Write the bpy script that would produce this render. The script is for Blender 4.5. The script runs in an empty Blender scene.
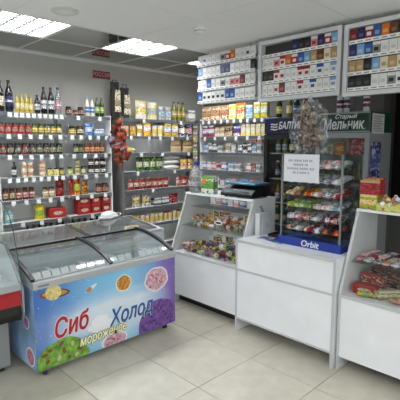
import bpy, math, random
from mathutils import Vector, Matrix, Euler
random.seed(7)
PI = math.pi
SC = bpy.context.scene
COL = SC.collection

# ------------------------------------------------------------------ camera, world, exposure
cam_d = bpy.data.cameras.new('camera'); cam = bpy.data.objects.new('camera', cam_d); COL.objects.link(cam)
cam_d.sensor_width = 36; cam_d.lens = 38.34; cam_d.clip_start = 0.02
cam.location = (0, 0, 1.70)
_p, _y = math.radians(7.36), math.radians(45.7)
fwd = Vector((math.cos(_y)*math.cos(_p), math.sin(_y)*math.cos(_p), -math.sin(_p)))
cam.rotation_euler = fwd.to_track_quat('-Z', 'Y').to_euler()
SC.camera = cam
world = bpy.data.worlds.new('world'); SC.world = world; world.use_nodes = True
world.node_tree.nodes['Background'].inputs[0].default_value = (0.97, 0.98, 1.0, 1)
world.node_tree.nodes['Background'].inputs[1].default_value = 1.6
SC.view_settings.view_transform = 'Standard'; SC.view_settings.look = 'None'
SC.view_settings.gamma = 1.0; SC.view_settings.use_curve_mapping = False
SC.view_settings.exposure = 0.68
LAMP_STRENGTH = 16.0       # louvre luminaires in the ceiling grid

# ------------------------------------------------------------------ materials
def lin(c):
    f = lambda v: v/12.92 if v <= 0.04045 else ((v+0.055)/1.055)**2.4
    return (f(c[0]/255), f(c[1]/255), f(c[2]/255), 1.0)
MATS = {}
def mat(c, rough=0.5, metal=0.0, key=None, trans=0.0, emit=0.0, bump=0.0, bscale=40.0, var=0.0, coat=0.0):
    k = key or ('m', tuple(c), rough, metal, trans, emit, bump, bscale, var, coat)
    if k in MATS: return MATS[k]
    m = bpy.data.materials.new('mat_%d' % len(MATS)); m.use_nodes = True
    nt = m.node_tree; b = nt.nodes['Principled BSDF']
    b.inputs['Base Color'].default_value = lin(c); b.inputs['Roughness'].default_value = rough
    b.inputs['Metallic'].default_value = metal
    b.inputs['Transmission Weight'].default_value = trans
    if coat: b.inputs['Coat Weight'].default_value = coat
    if emit:
        b.inputs['Emission Color'].default_value = lin(c); b.inputs['Emission Strength'].default_value = emit
    if bump or var:
        tc = nt.nodes.new('ShaderNodeTexCoord'); n = nt.nodes.new('ShaderNodeTexNoise')
        n.inputs['Scale'].default_value = bscale; n.inputs['Detail'].default_value = 4
        nt.links.new(tc.outputs['Object'], n.inputs['Vector'])
        if bump:
            bp = nt.nodes.new('ShaderNodeBump'); bp.inputs['Strength'].default_value = bump
            bp.inputs['Distance'].default_value = 0.01
            nt.links.new(n.outputs['Fac'], bp.inputs['Height']); nt.links.new(bp.outputs['Normal'], b.inputs['Normal'])
        if var:
            r = nt.nodes.new('ShaderNodeValToRGB')
            r.color_ramp.elements[0].position = 0.3; r.color_ramp.elements[1].position = 0.7
            r.color_ramp.elements[0].color = lin([max(0, v*(1-var)) for v in c])
            r.color_ramp.elements[1].color = lin([min(255, v*(1+var*0.4)) for v in c])
            nt.links.new(n.outputs['Fac'], r.inputs['Fac']); nt.links.new(r.outputs['Color'], b.inputs['Base Color'])
    MATS[k] = m
    return m

def printed(base, acc, third=(235, 232, 225), lo=0.3, hi=0.68, rough=0.35, seed=0, axis='Z'):
    """printed packaging: body colour, an accent band with flecks of lettering"""
    k = ('p', tuple(base), tuple(acc), tuple(third), lo, hi, rough, seed, axis)
    if k in MATS: return MATS[k]
    m = bpy.data.materials.new('print_%d' % len(MATS)); m.use_nodes = True
    nt = m.node_tree; N = nt.nodes.new; L = nt.links.new; b = nt.nodes['Principled BSDF']
    b.inputs['Roughness'].default_value = rough
    tc = N('ShaderNodeTexCoord'); sp = N('ShaderNodeSeparateXYZ'); L(tc.outputs['Generated'], sp.inputs[0])
    rp = N('ShaderNodeValToRGB'); rp.color_ramp.interpolation = 'CONSTANT'
    e = rp.color_ramp.elements
    e[0].position = 0; e[0].color = lin(base)
    e[1].position = lo; e[1].color = lin(acc)
    e2 = e.new(hi); e2.color = lin(base)
    L(sp.outputs[axis], rp.inputs['Fac'])
    mp = N('ShaderNodeMapping'); mp.inputs['Scale'].default_value = (5, 5, 9); mp.inputs['Location'].default_value = (seed*3.7, seed, seed*1.3)
    L(tc.outputs['Generated'], mp.inputs['Vector'])
    vo = N('ShaderNodeTexNoise'); vo.inputs['Scale'].default_value = 1.0; vo.inputs['Detail'].default_value = 1
    L(mp.outputs[0], vo.inputs['Vector'])
    gt = N('ShaderNodeMath'); gt.operation = 'GREATER_THAN'; gt.inputs[1].default_value = 0.56
    L(vo.outputs['Fac'], gt.inputs[0])
    mx = N('ShaderNodeMix'); mx.data_type = 'RGBA'
    L(gt.outputs[0], mx.inputs[0]); L(rp.outputs['Color'], mx.inputs[6]); mx.inputs[7].default_value = lin(third)
    L(mx.outputs[2], b.inputs['Base Color'])
    MATS[k] = m
    return m

def thin_glass(tint=(251, 253, 252), refl=1.45, key='glass', rough=0.02):
    if key in MATS: return MATS[key]
    m = bpy.data.materials.new('thin_' + key); m.use_nodes = True; nt = m.node_tree
    for n in list(nt.nodes):
        if n.type != 'OUTPUT_MATERIAL': nt.nodes.remove(n)
    out = [n for n in nt.nodes if n.type == 'OUTPUT_MATERIAL'][0]
    t = nt.nodes.new('ShaderNodeBsdfTransparent'); t.inputs[0].default_value = lin(tint)
    g = nt.nodes.new('ShaderNodeBsdfGlossy'); g.inputs['Roughness'].default_value = rough
    lw = nt.nodes.new('ShaderNodeLayerWeight'); f0 = ((refl-1)/(refl+1))**2
    pw_ = nt.nodes.new('ShaderNodeMath'); pw_.operation = 'POWER'; pw_.inputs[1].default_value = 5
    f = nt.nodes.new('ShaderNodeMath'); f.operation = 'MULTIPLY_ADD'; f.inputs[1].default_value = 1-f0; f.inputs[2].default_value = f0
    nt.links.new(lw.outputs['Facing'], pw_.inputs[0]); nt.links.new(pw_.outputs[0], f.inputs[0])
    x = nt.nodes.new('ShaderNodeMixShader')
    nt.links.new(f.outputs[0], x.inputs[0]); nt.links.new(t.outputs[0], x.inputs[1]); nt.links.new(g.outputs[0], x.inputs[2])
    nt.links.new(x.outputs[0], out.inputs[0])
    MATS[key] = m
    return m

def plastic_film(key='film', white=0.06):
    if key in MATS: return MATS[key]
    m = bpy.data.materials.new(key); m.use_nodes = True; nt = m.node_tree
    b = nt.nodes['Principled BSDF']; b.inputs['Base Color'].default_value = (0.8, 0.82, 0.83, 1)
    b.inputs['Roughness'].default_value = 0.12
    out = [n for n in nt.nodes if n.type == 'OUTPUT_MATERIAL'][0]
    t = nt.nodes.new('ShaderNodeBsdfTransparent'); t.inputs[0].default_value = (0.93, 0.94, 0.94, 1)
    tc = nt.nodes.new('ShaderNodeTexCoord')
    n = nt.nodes.new('ShaderNodeTexNoise'); n.inputs['Scale'].default_value = 26; n.inputs['Detail'].default_value = 3
    nt.links.new(tc.outputs['Object'], n.inputs['Vector'])
    r = nt.nodes.new('ShaderNodeValToRGB'); r.color_ramp.elements[0].position = 0.5; r.color_ramp.elements[1].position = 0.72
    r.color_ramp.elements[0].color = (white, white, white, 1); r.color_ramp.elements[1].color = (0.5, 0.5, 0.5, 1)
    nt.links.new(n.outputs['Fac'], r.inputs['Fac'])
    bp = nt.nodes.new('ShaderNodeBump'); bp.inputs['Strength'].default_value = 0.9; bp.inputs['Distance'].default_value = 0.02
    nt.links.new(n.outputs['Fac'], bp.inputs['Height']); nt.links.new(bp.outputs['Normal'], b.inputs['Normal'])
    x = nt.nodes.new('ShaderNodeMixShader')
    nt.links.new(r.outputs['Color'], x.inputs[0]); nt.links.new(t.outputs[0], x.inputs[1]); nt.links.new(b.outputs[0], x.inputs[2])
    nt.links.new(x.outputs[0], out.inputs[0])
    MATS[key] = m
    return m

WHITE = mat((226, 228, 232), 0.45)
LAMIN = mat((236, 238, 242), 0.35, var=0.02, bscale=6)
SHELFW = mat((228, 230, 230), 0.45)
ALU = mat((165, 168, 172), 0.35, 0.75)
ALUM = mat((196, 198, 200), 0.45, 0.1)
CHROME = mat((215, 218, 222), 0.15, 1.0)
BLACK = mat((18, 18, 20), 0.4)
DKGREY = mat((70, 72, 72), 0.6)
TAG = mat((236, 236, 234), 0.5)
GLASS = thin_glass()
PLEX = thin_glass((242, 246, 246), 1.55, 'plexi', 0.05)

# ------------------------------------------------------------------ mesh building
class MB:
    def __init__(s): s.v = []; s.f = []
    def add(s, vs, fs):
        n = len(s.v); s.v += [tuple(v) for v in vs]; s.f += [tuple(i+n for i in f) for f in fs]; return s
    def box(s, x0, x1, y0, y1, z0, z1, bev=0.0):
        if bev <= 0:
            return s.add([(x0,y0,z0),(x1,y0,z0),(x1,y1,z0),(x0,y1,z0),(x0,y0,z1),(x1,y0,z1),(x1,y1,z1),(x0,y1,z1)],
                  [(0,3,2,1),(4,5,6,7),(0,1,5,4),(1,2,6,5),(2,3,7,6),(3,0,4,7)])
        b = bev
        vs = []
        for (z, i) in ((z0, b), (z0+b, 0), (z1-b, 0), (z1, b)):
            vs += [(x0+b,y0+i,z),(x1-b,y0+i,z),(x1-i,y0+b,z),(x1-i,y1-b,z),(x1-b,y1-i,z),(x0+b,y1-i,z),(x0+i,y1-b,z),(x0+i,y0+b,z)]
        fs = [tuple(reversed(range(8))), tuple(range(24, 32))]
        for k in range(3):
            for j in range(8):
                a, c = k*8+j, k*8+(j+1) % 8
                fs.append((a, c, c+8, a+8))
        return s.add(vs, fs)
    def prism(s, poly, a0, a1, axis='x'):
        """poly of 2-D points extruded along an axis; x: poly=(y,z), y: poly=(x,z), z: poly=(x,y)"""
        n = len(poly); vs = []
        for a in (a0, a1):
            for p, q in poly:
                vs.append((a, p, q) if axis == 'x' else (p, a, q) if axis == 'y' else (p, q, a))
        fs = [tuple(range(n)), tuple(reversed(range(n, 2*n)))]
        fs += [(i, i+n, (i+1) % n + n, (i+1) % n) for i in range(n)]
        return s.add(vs, fs)
    def strip(s, path, a0, a1, th, axis='x'):
        """a bent sheet of thickness th following path, extruded along an axis"""
        up = []
        for i, p in enumerate(path):
            a = path[max(i-1, 0)]; b = path[min(i+1, len(path)-1)]
            dx, dy = b[0]-a[0], b[1]-a[1]; l = math.hypot(dx, dy) or 1
            up.append((p[0]-dy/l*th, p[1]+dx/l*th))
        for i in range(len(path)-1):
            s.prism([path[i], path[i+1], up[i+1], up[i]], a0, a1, axis)
        return s
    def lathe(s, prof, n=12, c=(0, 0), axis='z'):
        vs = []; fs = []
        for r, z in prof:
            for k in range(n):
                a = 2*PI*k/n; p, q = r*math.cos(a), r*math.sin(a)
                vs.append((c[0]+p, c[1]+q, z) if axis == 'z' else (z, c[0]+p, c[1]+q) if axis == 'x' else (c[0]+p, z, c[1]+q))
        for i in range(len(prof)-1):
            for k in range(n):
                k2 = (k+1) % n
                fs.append((i*n+k, i*n+k2, (i+1)*n+k2, (i+1)*n+k))
        fs.append(tuple(reversed(range(n)))); m = (len(prof)-1)*n; fs.append(tuple(range(m, m+n)))
        return s.add(vs, fs)
    def tube(s, pts, r, n=6):
        pts = [Vector(p) for p in pts]; vs = []; fs = []
        for i, p in enumerate(pts):
            t = (pts[min(i+1, len(pts)-1)] - pts[max(i-1, 0)]).normalized()
            u = t.cross(Vector((0, 0, 1)));
            if u.length < 0.05: u = t.cross(Vector((1, 0, 0)))
            u.normalize(); w = t.cross(u)
            for k in range(n):
                a = 2*PI*k/n; vs.append(p + u*(r*math.cos(a)) + w*(r*math.sin(a)))
        for i in range(len(pts)-1):
            for k in range(n):
                fs.append((i*n+k, i*n+(k+1) % n, (i+1)*n+(k+1) % n, (i+1)*n+k))
        fs.append(tuple(reversed(range(n)))); m = (len(pts)-1)*n; fs.append(tuple(range(m, m+n)))
        return s.add(vs, fs)
    def me(s, smooth=False):
        m = bpy.data.meshes.new('mesh'); m.from_pydata(s.v, [], s.f)
        import bmesh
        bm = bmesh.new(); bm.from_mesh(m); bmesh.ops.recalc_face_normals(bm, faces=bm.faces); bm.to_mesh(m); bm.free()
        if smooth:
            m.polygons.foreach_set('use_smooth', [True]*len(m.polygons))
            try: m.set_sharp_from_angle(angle=math.radians(40))
            except Exception: pass
        m.update(); return m

MESH = {}
def cached(key, fn):
    if key not in MESH: MESH[key] = fn()
    return MESH[key]
def withmat(key, me, m):
    k = (key, m.name)
    if k not in MESH:
        c = me.copy(); c.materials.clear(); c.materials.append(m); MESH[k] = c
    return MESH[k]

def raw(name, me, m, parent=None, loc=(0, 0, 0), rot=(0, 0, 0), key=None):
    if key is None:
        me.materials.append(m)
    else:
        me = withmat(key, me, m)
    o = bpy.data.objects.new(name, me); COL.objects.link(o)
    o.location = loc; o.rotation_euler = rot
    if parent is not None: o.parent = parent
    return o
def bx(name, parent, m, x0, x1, y0, y1, z0, z1, bev=0.0):
    return raw(name, MB().box(min(x0,x1), max(x0,x1), min(y0,y1), max(y0,y1), z0, z1, bev).me(), m, parent)
def tag(o, label, cat, group=None):
    o['label'] = label; o['category'] = cat
    if group: o['group'] = group
    return o
def thing(name, label, cat, loc=(0, 0, 0), rot=(0, 0, 0), group=None):
    o = bpy.data.objects.new(name, None); COL.objects.link(o); o.empty_display_size = 0.05
    o.location = loc; o.rotation_euler = rot
    return tag(o, label, cat, group)
def struct(o): o['kind'] = 'structure'; return o

def text(name, s, size, m, parent, loc, facing='-y', shear=0.0, bold=0.0, align='CENTER', extrude=0.0015, roll=0.0, sx=1.0):
    cu = bpy.data.curves.new('t', 'FONT'); cu.body = s; cu.size = size; cu.shear = shear; 
    cu.align_x = align; cu.extrude = extrude; cu.resolution_u = 3
    o = bpy.data.objects.new('t', cu); COL.objects.link(o)
    dg = bpy.context.evaluated_depsgraph_get(); dg.update()
    me = bpy.data.meshes.new_from_object(o.evaluated_get(dg)); bpy.data.objects.remove(o)
    if bold:
        import bmesh
        bm = bmesh.new(); d = bold*size; src = me
        for k in range(9):
            a = 2*PI*k/8; c = src.copy()
            if k < 8: c.transform(Matrix.Translation((d*math.cos(a), d*math.sin(a), -.0001*(k+1))))
            bm.from_mesh(c); bpy.data.meshes.remove(c)
        bm.to_mesh(me); bm.free()
    if sx != 1.0: me.transform(Matrix.Diagonal((sx, 1, 1, 1)))
    me.materials.clear(); me.materials.append(m)
    e = bpy.data.objects.new(name, me); COL.objects.link(e); e.parent = parent; e.location = loc
    e.rotation_euler = {'-y': Euler((PI/2, 0, 0)), '-x': Euler((PI/2, 0, -PI/2))}[facing]
    if roll:
        e.rotation_euler = (e.rotation_euler.to_matrix() @ Matrix.Rotation(roll, 3, 'Z')).to_euler()
    return e

# ------------------------------------------------------------------ room shell
XW, YW, ZC = 4.98, 5.02, 2.75
X0, Y0 = -2.2, -2.2
WALLM = mat((172, 171, 164), 0.8, bump=0.05, bscale=60)
floor = struct(bx('floor', None, mat((112, 110, 104), 0.8), X0, XW+1.6, Y0, YW+.05, -0.06, -0.004))
def tile_material(i):
    c = [(204, 199, 183), (199, 194, 178), (207, 203, 189)][i]
    k = ('tile', i)
    m = mat(c, 0.28, key=k, var=0.05, bscale=9)
    return m
P = 0.585
tm = [tile_material(i) for i in range(3)]
tme = cached('tile', lambda: MB().box(-P/2+.0025, P/2-.0025, -P/2+.0025, P/2-.0025, -0.012, 0.0, 0.0015).me())
i0 = -7
for i in range(-7, 6):
    for j in range(-7, 6):
        cx, cy = 1.96 + P*(i+.5), 2.03 + P*(j+.5)
        if cx > XW + .1 or cy > YW + .25: continue
        raw('floor_tile', tme, tm[(i*7+j*3) % 3], floor, (cx, cy, 0), key='tile')
struct(bx('wall_back', None, WALLM, X0, XW+.1, YW, YW+.1, 0, 2.95))
# shop windows added unseen behind the viewer to bring in daylight
wl = MB().box(X0-.1, X0, Y0-.1, -1.4, 0, 2.95).box(X0-.1, X0, 2.4, YW+.1, 0, 2.95).box(X0-.1, X0, -1.4, 2.4, 0, .75).box(X0-.1, X0, -1.4, 2.4, 2.5, 2.95)
struct(raw('wall_left', wl.me(), WALLM))
wf = MB().box(X0, -1.4, Y0-.1, Y0, 0, 2.95).box(3.6, XW+1.6, Y0-.1, Y0, 0, 2.95).box(-1.4, 3.6, Y0-.1, Y0, 0, .75).box(-1.4, 3.6, Y0-.1, Y0, 2.5, 2.95)
struct(raw('wall_front', wf.me(), WALLM))
WINF = mat((225, 226, 226), .5)
def added_window(name, axis, a0, a1, c):
    m = MB(); n = 4
    for k in range(n+1):
        p = a0 + (a1-a0)*k/n
        m.box(*((p-.03, p+.03, c-.03, c+.03) if axis == 'x' else (c-.03, c+.03, p-.03, p+.03)), .75, 2.5)
    for z in (.75, 2.44): m.box(*((a0, a1, c-.03, c+.03) if axis == 'x' else (c-.03, c+.03, a0, a1)), z, z+.06)
    w = struct(raw(name, m.me(), WINF))
    for k in range(n):
        p0 = a0+(a1-a0)*k/n+.03; p1 = a0+(a1-a0)*(k+1)/n-.03
        bx('pane', w, GLASS, *((p0, p1, c-.003, c+.003) if axis == 'x' else (c-.003, c+.003, p0, p1)), .81, 2.44)
    pl = bpy.data.lights.new('added_window_portal', 'AREA'); pl.shape = 'RECTANGLE'; pl.size = a1-a0; pl.size_y = 1.75; pl.cycles.is_portal = True
    po = bpy.data.objects.new('added_window_portal', pl); COL.objects.link(po)
    po.location = ((a0+a1)/2, c-.06, 1.625) if axis == 'x' else (c-.06, (a0+a1)/2, 1.625)
    d = Vector((0, 1, 0)) if axis == 'x' else Vector((1, 0, 0))
    po.rotation_euler = d.to_track_quat('-Z', 'Z').to_euler()
added_window('added_window_1', 'x', -1.4, 3.6, Y0-.05)
added_window('added_window_2', 'y', -1.4, 2.4, X0-.05)
# wall behind the fridges with the opening to the dark back room
wr = MB().box(XW, XW+.1, 2.08, YW, 0, 2.95).box(XW, XW+.1, Y0, 0.75, 0, 2.95).box(XW, XW+.1, 0.75, 2.08, 2.42, 2.95)
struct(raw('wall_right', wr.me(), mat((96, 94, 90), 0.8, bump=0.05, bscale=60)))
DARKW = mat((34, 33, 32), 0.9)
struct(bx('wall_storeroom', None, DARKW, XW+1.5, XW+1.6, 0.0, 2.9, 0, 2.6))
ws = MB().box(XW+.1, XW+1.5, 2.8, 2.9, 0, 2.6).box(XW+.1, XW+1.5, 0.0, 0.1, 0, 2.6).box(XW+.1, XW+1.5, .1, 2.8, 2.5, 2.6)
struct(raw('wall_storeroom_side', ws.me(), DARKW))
fr = MB().box(XW-.02, XW+.11, 2.0, 2.08, 0, 2.42).box(XW-.02, XW+.11, .75, .83, 0, 2.42).box(XW-.02, XW+.11, .83, 2.0, 2.34, 2.42)
struct(raw('trim_1', fr.me(), mat((58, 54, 50), 0.6)))

ceil = struct(bx('ceiling', None, mat((140, 142, 144), 0.9), X0-.1, XW+1.6, Y0-.1, YW+.1, ZC+.09, ZC+.15))
CT = mat((238, 239, 240), 0.75, bump=0.03, bscale=80)
GR = 0.63; GX, GY = 1.325, 3.59
# mirrored grid along the back, plain panels nearer
MIRR = mat((196, 198, 198), 0.04, 1.0)
mirror_me = cached('mt', lambda: MB().box(.004, GR-.004, .004, GR-.004, 0, .02).me())
lights_at = []
for c in range(-6, 6):
    x = GX + c*GR
    for r in range(2):
        if r == 0 and c % 2 == 0 and -4 <= c <= 4:
            lights_at.append((x, GY)); continue
        if x + GR > XW + .2: continue
        raw('mirror_tile', mirror_me, MIRR, ceil, (x, GY + r*GR, ZC), key='mt')
bx('ceiling_border', ceil, CT, X0, XW, GY+2*GR, YW, ZC-.005, ZC+.02)
gridm = mat((196, 198, 200), 0.5)
g = MB()
for r in range(3): g.box(X0, XW, GY+r*GR-.012, GY+r*GR+.012, ZC-.006, ZC+.0)
for c in range(-5, 7):
    x = GX + c*GR
    g.box(x-.010, x+.010, GY, GY+2*GR, ZC-.005, ZC+.0)
raw('ceiling_grid', g.me(), gridm, ceil)
added_lamps = [(-.6, .1), (1.0-.35, -0.9), (-1.5, 1.7)]     # same lamps added unseen behind the camera to brighten the fronts
pw, pd = 1.2, 0.9
pm = cached('panel', lambda: MB().box(.002, pw-.002, .002, pd-.002, 0, .015).me())
yy = GY - .012 - pd
while yy > Y0 - pd:
    xx = X0
    while xx < XW:
        if True:
            raw('ceiling_panel', pm, CT, ceil, (xx, yy, ZC-.004), key='panel')
        xx += pw
    yy -= pd

LAMP = mat((250, 252, 255), 0.5, emit=LAMP_STRENGTH, key='lamp')
LOUV = mat((70, 74, 78), 0.4, 0.2)
def lamp(x, y, z, label):
    t = thing('ceiling_light', label, 'ceiling light', (x, y, z), group='square louvre lamps in the ceiling')
    s = GR - .01
    h = MB().box(.01, s, .01, .025, 0, .075).box(.01, s, s-.015, s, 0, .075).box(.01, .025, .025, s-.015, 0, .075).box(s-.015, s, .025, s-.015, 0, .075).box(.01, s, .01, s, .075, .083)
    raw('housing', h.me(), WHITE, t)
    for k in range(4):
        x0 = .04 + k*.142
        raw('tube', MB().box(x0, x0+.118, .03, s-.02, .016, .03).me(), LAMP, t)
    for k in range(3):
        x0 = .166 + k*.142
        raw('louvre_rail', MB().box(x0-.009, x0+.009, .025, s-.015, .0, .03).me(), LOUV, t)
    for k in range(7):
        y0 = .025 + (k+1)*(s-.04)/8
        raw('louvre_blade', cached('blade', lambda: MB().box(.025, s-.015, -.0015, .0015, .0, .011).me()), LOUV, t, (0, y0, .003), key='blade')
    return t
names = {0: 'square louvre lamp in the mirrored ceiling, nearest the left edge above the ice cream freezer',
         2: 'square louvre lamp in the mirrored ceiling above the wall shelves, middle of three',
         4: 'square louvre lamp in the mirrored ceiling, half hidden behind the white cigarette rack'}
for (x, y) in lights_at:
    c = round((x-GX)/GR)
    lamp(x, y, ZC, names.get(c, 'square louvre lamp in the ceiling beyond the left edge'))
for (x, y) in added_lamps:
    lamp(x, y, ZC-.09, 'added square louvre lamp on the plain ceiling behind the viewer')

# round ceiling spot, smoke detector, red sign
t = thing('ceiling_spot', 'round recessed white ceiling spot near the first louvre lamp', 'ceiling light', (1.69, 3.25, ZC-.004))
raw('rim', MB().lathe([(.075, -.001), (.105, -.001), (.105, -.012), (.078, -.016), (.072, -.004)], 24).me(True), mat((214, 212, 206), .4), t)
raw('lens', MB().lathe([(.074, -.001), (.074, -.008), (.03, -.014)], 20).me(True), mat((225, 226, 226), .3), t)
t = thing('smoke_detector', 'small round white smoke detector on the plain ceiling', 'smoke detector', (2.80, 2.87, ZC-.004))
raw('base', MB().lathe([(.062, -.001), (.062, -.016), (.055, -.02)], 20).me(True), WHITE, t)
raw('sensor_head', MB().lathe([(.05, -.018), (.045, -.04), (.025, -.05)], 18).me(True), WHITE, t)
raw('vent_slots', MB().lathe([(.0485, -.026), (.0485, -.031)], 18).me(), DKGREY, t)
t = thing('wall_sign', 'small dark red sign with pale letters high on the back wall', 'sign', (3.09, YW-.012, 2.61))
bx('plate', t, mat((120, 48, 50), .5), -.13, .13, 0, .01, -.047, .047, .002)
text('lettering', 'РОССИЯ', .07, mat((205, 160, 155), .6), t, (0, -.001, -.022), bold=.01)

# ------------------------------------------------------------------ product kinds (local front = -Y, origin at the base)
def q(v): return round(v, 3)
C = dict(red=(165, 32, 36), dred=(112, 26, 28), yellow=(222, 190, 48), pyellow=(226, 214, 150), cream=(222, 212, 186), white=(226, 226, 224),
         blue=(40, 82, 160), dblue=(28, 34, 78), sky=(120, 165, 205), green=(62, 110, 52), dgreen=(34, 52, 34), brown=(98, 58, 36), dbrown=(52, 36, 30),
         black=(24, 22, 24), orange=(206, 104, 40), pink=(214, 140, 150), tan=(176, 146, 104), grey=(138, 140, 140), purple=(92, 58, 120),
         oil=(186, 160, 62), lime=(160, 186, 60), olive=(120, 116, 54), clear=(196, 206, 208), kraft=(168, 142, 108), lgreen=(110, 165, 80), navy=(30, 40, 96))
def cc(n): return C[n] if isinstance(n, str) else n

def bottle(t, w, h, col='dbrown', cap='black', lab='cream', glossy=.12, clear=False):
    r = q(w/2); h = q(h); k = ('bottle', r, h)
    me = cached(k, lambda: MB().lathe([(r*.85, 0), (r, h*.03), (r, h*.56), (r*.92, h*.64), (r*.5, h*.8), (r*.34, h*.86), (r*.34, h*.93)], 12).me(True))
    raw('bottle_body', me, mat(cc(col), glossy, trans=.7 if clear else 0), t, key=k)
    kc = k + ('c',)
    raw('cap', cached(kc, lambda: MB().lathe([(r*.4, h*.915), (r*.42, h*.93), (r*.42, h*.995), (r*.36, h)], 10).me(True)), mat(cc(cap), .4), t, key=kc)
    if lab:
        kl = k + ('l',)
        raw('label', cached(kl, lambda: MB().lathe([(r*1.0, h*.18), (r*1.025, h*.19), (r*1.025, h*.5), (r*1.0, h*.51)], 12).me(True)), printed(cc(lab), cc('white') if lab != 'white' else cc('grey'), cc(cap), .4, .6), t, key=kl)
def jar(t, w, h, col='red', lid='black', lab='white'):
    r = q(w/2); h = q(h); k = ('jar', r, h)
    me = cached(k, lambda: MB().lathe([(r*.88, 0), (r*.98, h*.05), (r*.98, h*.68), (r*.86, h*.78), (r*.8, h*.81)], 12).me(True))
    raw('jar_body', me, mat(cc(col), .12, var=.35, bscale=60), t, key=k)
    kc = k + ('c',)
    raw('lid', cached(kc, lambda: MB().lathe([(r*.86, h*.8), (r*.88, h*.82), (r*.88, h*.97), (r*.8, h)], 12).me(True)), mat(cc(lid), .35, .2), t, key=kc)
    if lab:
        kl = k + ('l',)
        raw('label', cached(kl, lambda: MB().lathe([(r*.98, h*.2), (r*1.01, h*.21), (r*1.01, h*.58), (r*.98, h*.59)], 12).me(True)), printed(cc(lab), cc(col), cc('cream'), .3, .6), t, key=kl)
def tub(t, w, h, col='white', lid='yellow', lab='orange'):
    r = q(w/2); h = q(h); k = ('tub', r, h)
    raw('tub_body', cached(k, lambda: MB().lathe([(r*.8, 0), (r*.82, h*.02), (r*.96, h*.88), (r*.96, h*.9)], 12).me(True)), printed(cc(col), cc(lab), cc('cream'), .25, .7), t, key=k)
    kc = k + ('c',)
    raw('lid', cached(kc, lambda: MB().lathe([(r*.97, h*.88), (r, h*.9), (r, h*.98), (r*.9, h)], 12).me(True)), mat(cc(lid), .4), t, key=kc)
def can(t, w, h, col='blue', lid='grey', lab='cream'):
    r = q(w/2); h = q(h); k = ('can', r, h)
    raw('can_body', cached(k, lambda: MB().lathe([(r*.92, 0), (r, h*.04), (r, h*.93), (r*.9, h*.97)], 12).me(True)), printed(cc(col), cc(lab), cc('white'), .3, .7), t, key=k)
    kc = k + ('c',)
    raw('can_top', cached(kc, lambda: MB().lathe([(r*.9, h*.965), (r*.93, h), (r*.85, h), (r*.83, h*.98)], 12).me(True)), mat((170, 170, 172), .3, .8), t, key=kc)
def box(t, w, h, d, col='yellow', acc='white', third='red', seed=0):
    w, h, d = q(w), q(h), q(d); k = ('box', w, h, d)
    logo = third == 'cream' and col == 'red'
    if logo: third = (176, 52, 48)
    raw('carton', cached(k, lambda: MB().box(-w/2, w/2, -d/2, d/2, 0, h, min(.003, w*.05)).me()), printed(cc(col), cc(acc), cc(third), .3, .7, .4, seed), t, key=k)
    kf = k + ('f',)
    raw('flap', cached(kf, lambda: MB().box(-w*.46, w*.46, -d/2-.0015, -d*.05, h-.001, h+.0015).box(-w*.46, w*.46, -d/2-.0018, -d/2+.0005, h*.86, h+.0015).me()), mat(cc(acc) if acc != col else cc(third), .4), t, key=kf)
    if logo:
        ko = k + ('o',)
        raw('oval_logo', cached(ko, lambda: MB().prism([(w*.3*math.cos(a*PI/8), h*.48+h*.2*math.sin(a*PI/8)) for a in range(16)], -d/2-.003, -d/2-.0012, 'y').me()), printed(cc('cream'), cc('cream'), (150, 40, 40), .3, .7), t, key=ko)
def pillow_mesh(w, h, d, nx=6, nz=8, pu=.55, pv=.35):
    def build():
        b = MB(); vs = []
        for s in (-1, 1):
            for j in range(nz+1):
                v = j/nz
                for i in range(nx+1):
                    u = i/nx
                    e = (max(0, math.sin(PI*u))**pu)*(max(0, math.sin(PI*min(1, v/.97)))**pv if v < .97 else 0)
                    if v < .25: e = max(e, (max(0, math.sin(PI*u))**.6)*.85) if v > 0 else (max(0, math.sin(PI*u))**.6)*.7
                    ww = w*(1 - .10*math.sin(PI*v)) if 0 < v < 1 else w
                    vs.append(((u-.5)*ww, s*max(.0012, d/2*e) + .0, v*h))
        n = (nx+1)*(nz+1); fs = []
        for s in range(2):
            for j in range(nz):
                for i in range(nx):
                    a = s*n + j*(nx+1)+i
                    fs.append((a, a+1, a+nx+2, a+nx+1))
        def rim(idx):
            for a, c in zip(idx[:-1], idx[1:]): fs.append((a, c, c+n, a+n))
        rim(list(range(0, nx+1))); rim([nz*(nx+1)+i for i in range(nx+1)])
        rim([j*(nx+1) for j in range(nz+1)]); rim([j*(nx+1)+nx for j in range(nz+1)])
        return b.add(vs, fs).me(True)
    return build
def bag(t, w, h, d, col='yellow', acc='white', third='red', seed=0, rough=.25):
    w, h, d = q(w), q(h), q(d); k = ('bag', w, h, d)
    raw('pouch', cached(k, pillow_mesh(w, h*.95, d)), printed(cc(col), cc(acc), cc(third), .28, .66, rough, seed), t, key=k)
    kf = k + ('s',)
    raw('seal', cached(kf, lambda: MB().strip([(-w/2+i*w/12, (.0015 if i % 2 else -.0015)) for i in range(13)], h*.94, h, .0016, 'z').me()), mat(cc(acc), .3), t, key=kf)
def lying_sack(t, w, h, d, col='white', acc='cream', third='grey', seed=0):
    w, h, d = q(w), q(h), q(d); k = ('sack', w, h, d)
    def build():
        me = pillow_mesh(d, w, h, 6, 8, .38, .25)()      # lay the pillow on its side: length along x
        me.transform(Matrix(((0, 0, 1, -w/2), (1, 0, 0, 0), (0, 1, 0, h/2), (0, 0, 0, 1)))); return me
    raw('sack_body', cached(k, build), printed(cc(col), cc(acc), cc(third), .3, .7, .6, seed, 'X'), t, key=k)
    kf = k + ('s',)
    raw('seam', cached(kf, lambda: MB().box(w*.47, w*.5, -d*.45, d*.45, h*.42, h*.52).me()), mat(cc(third), .6), t, key=kf)

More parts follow.
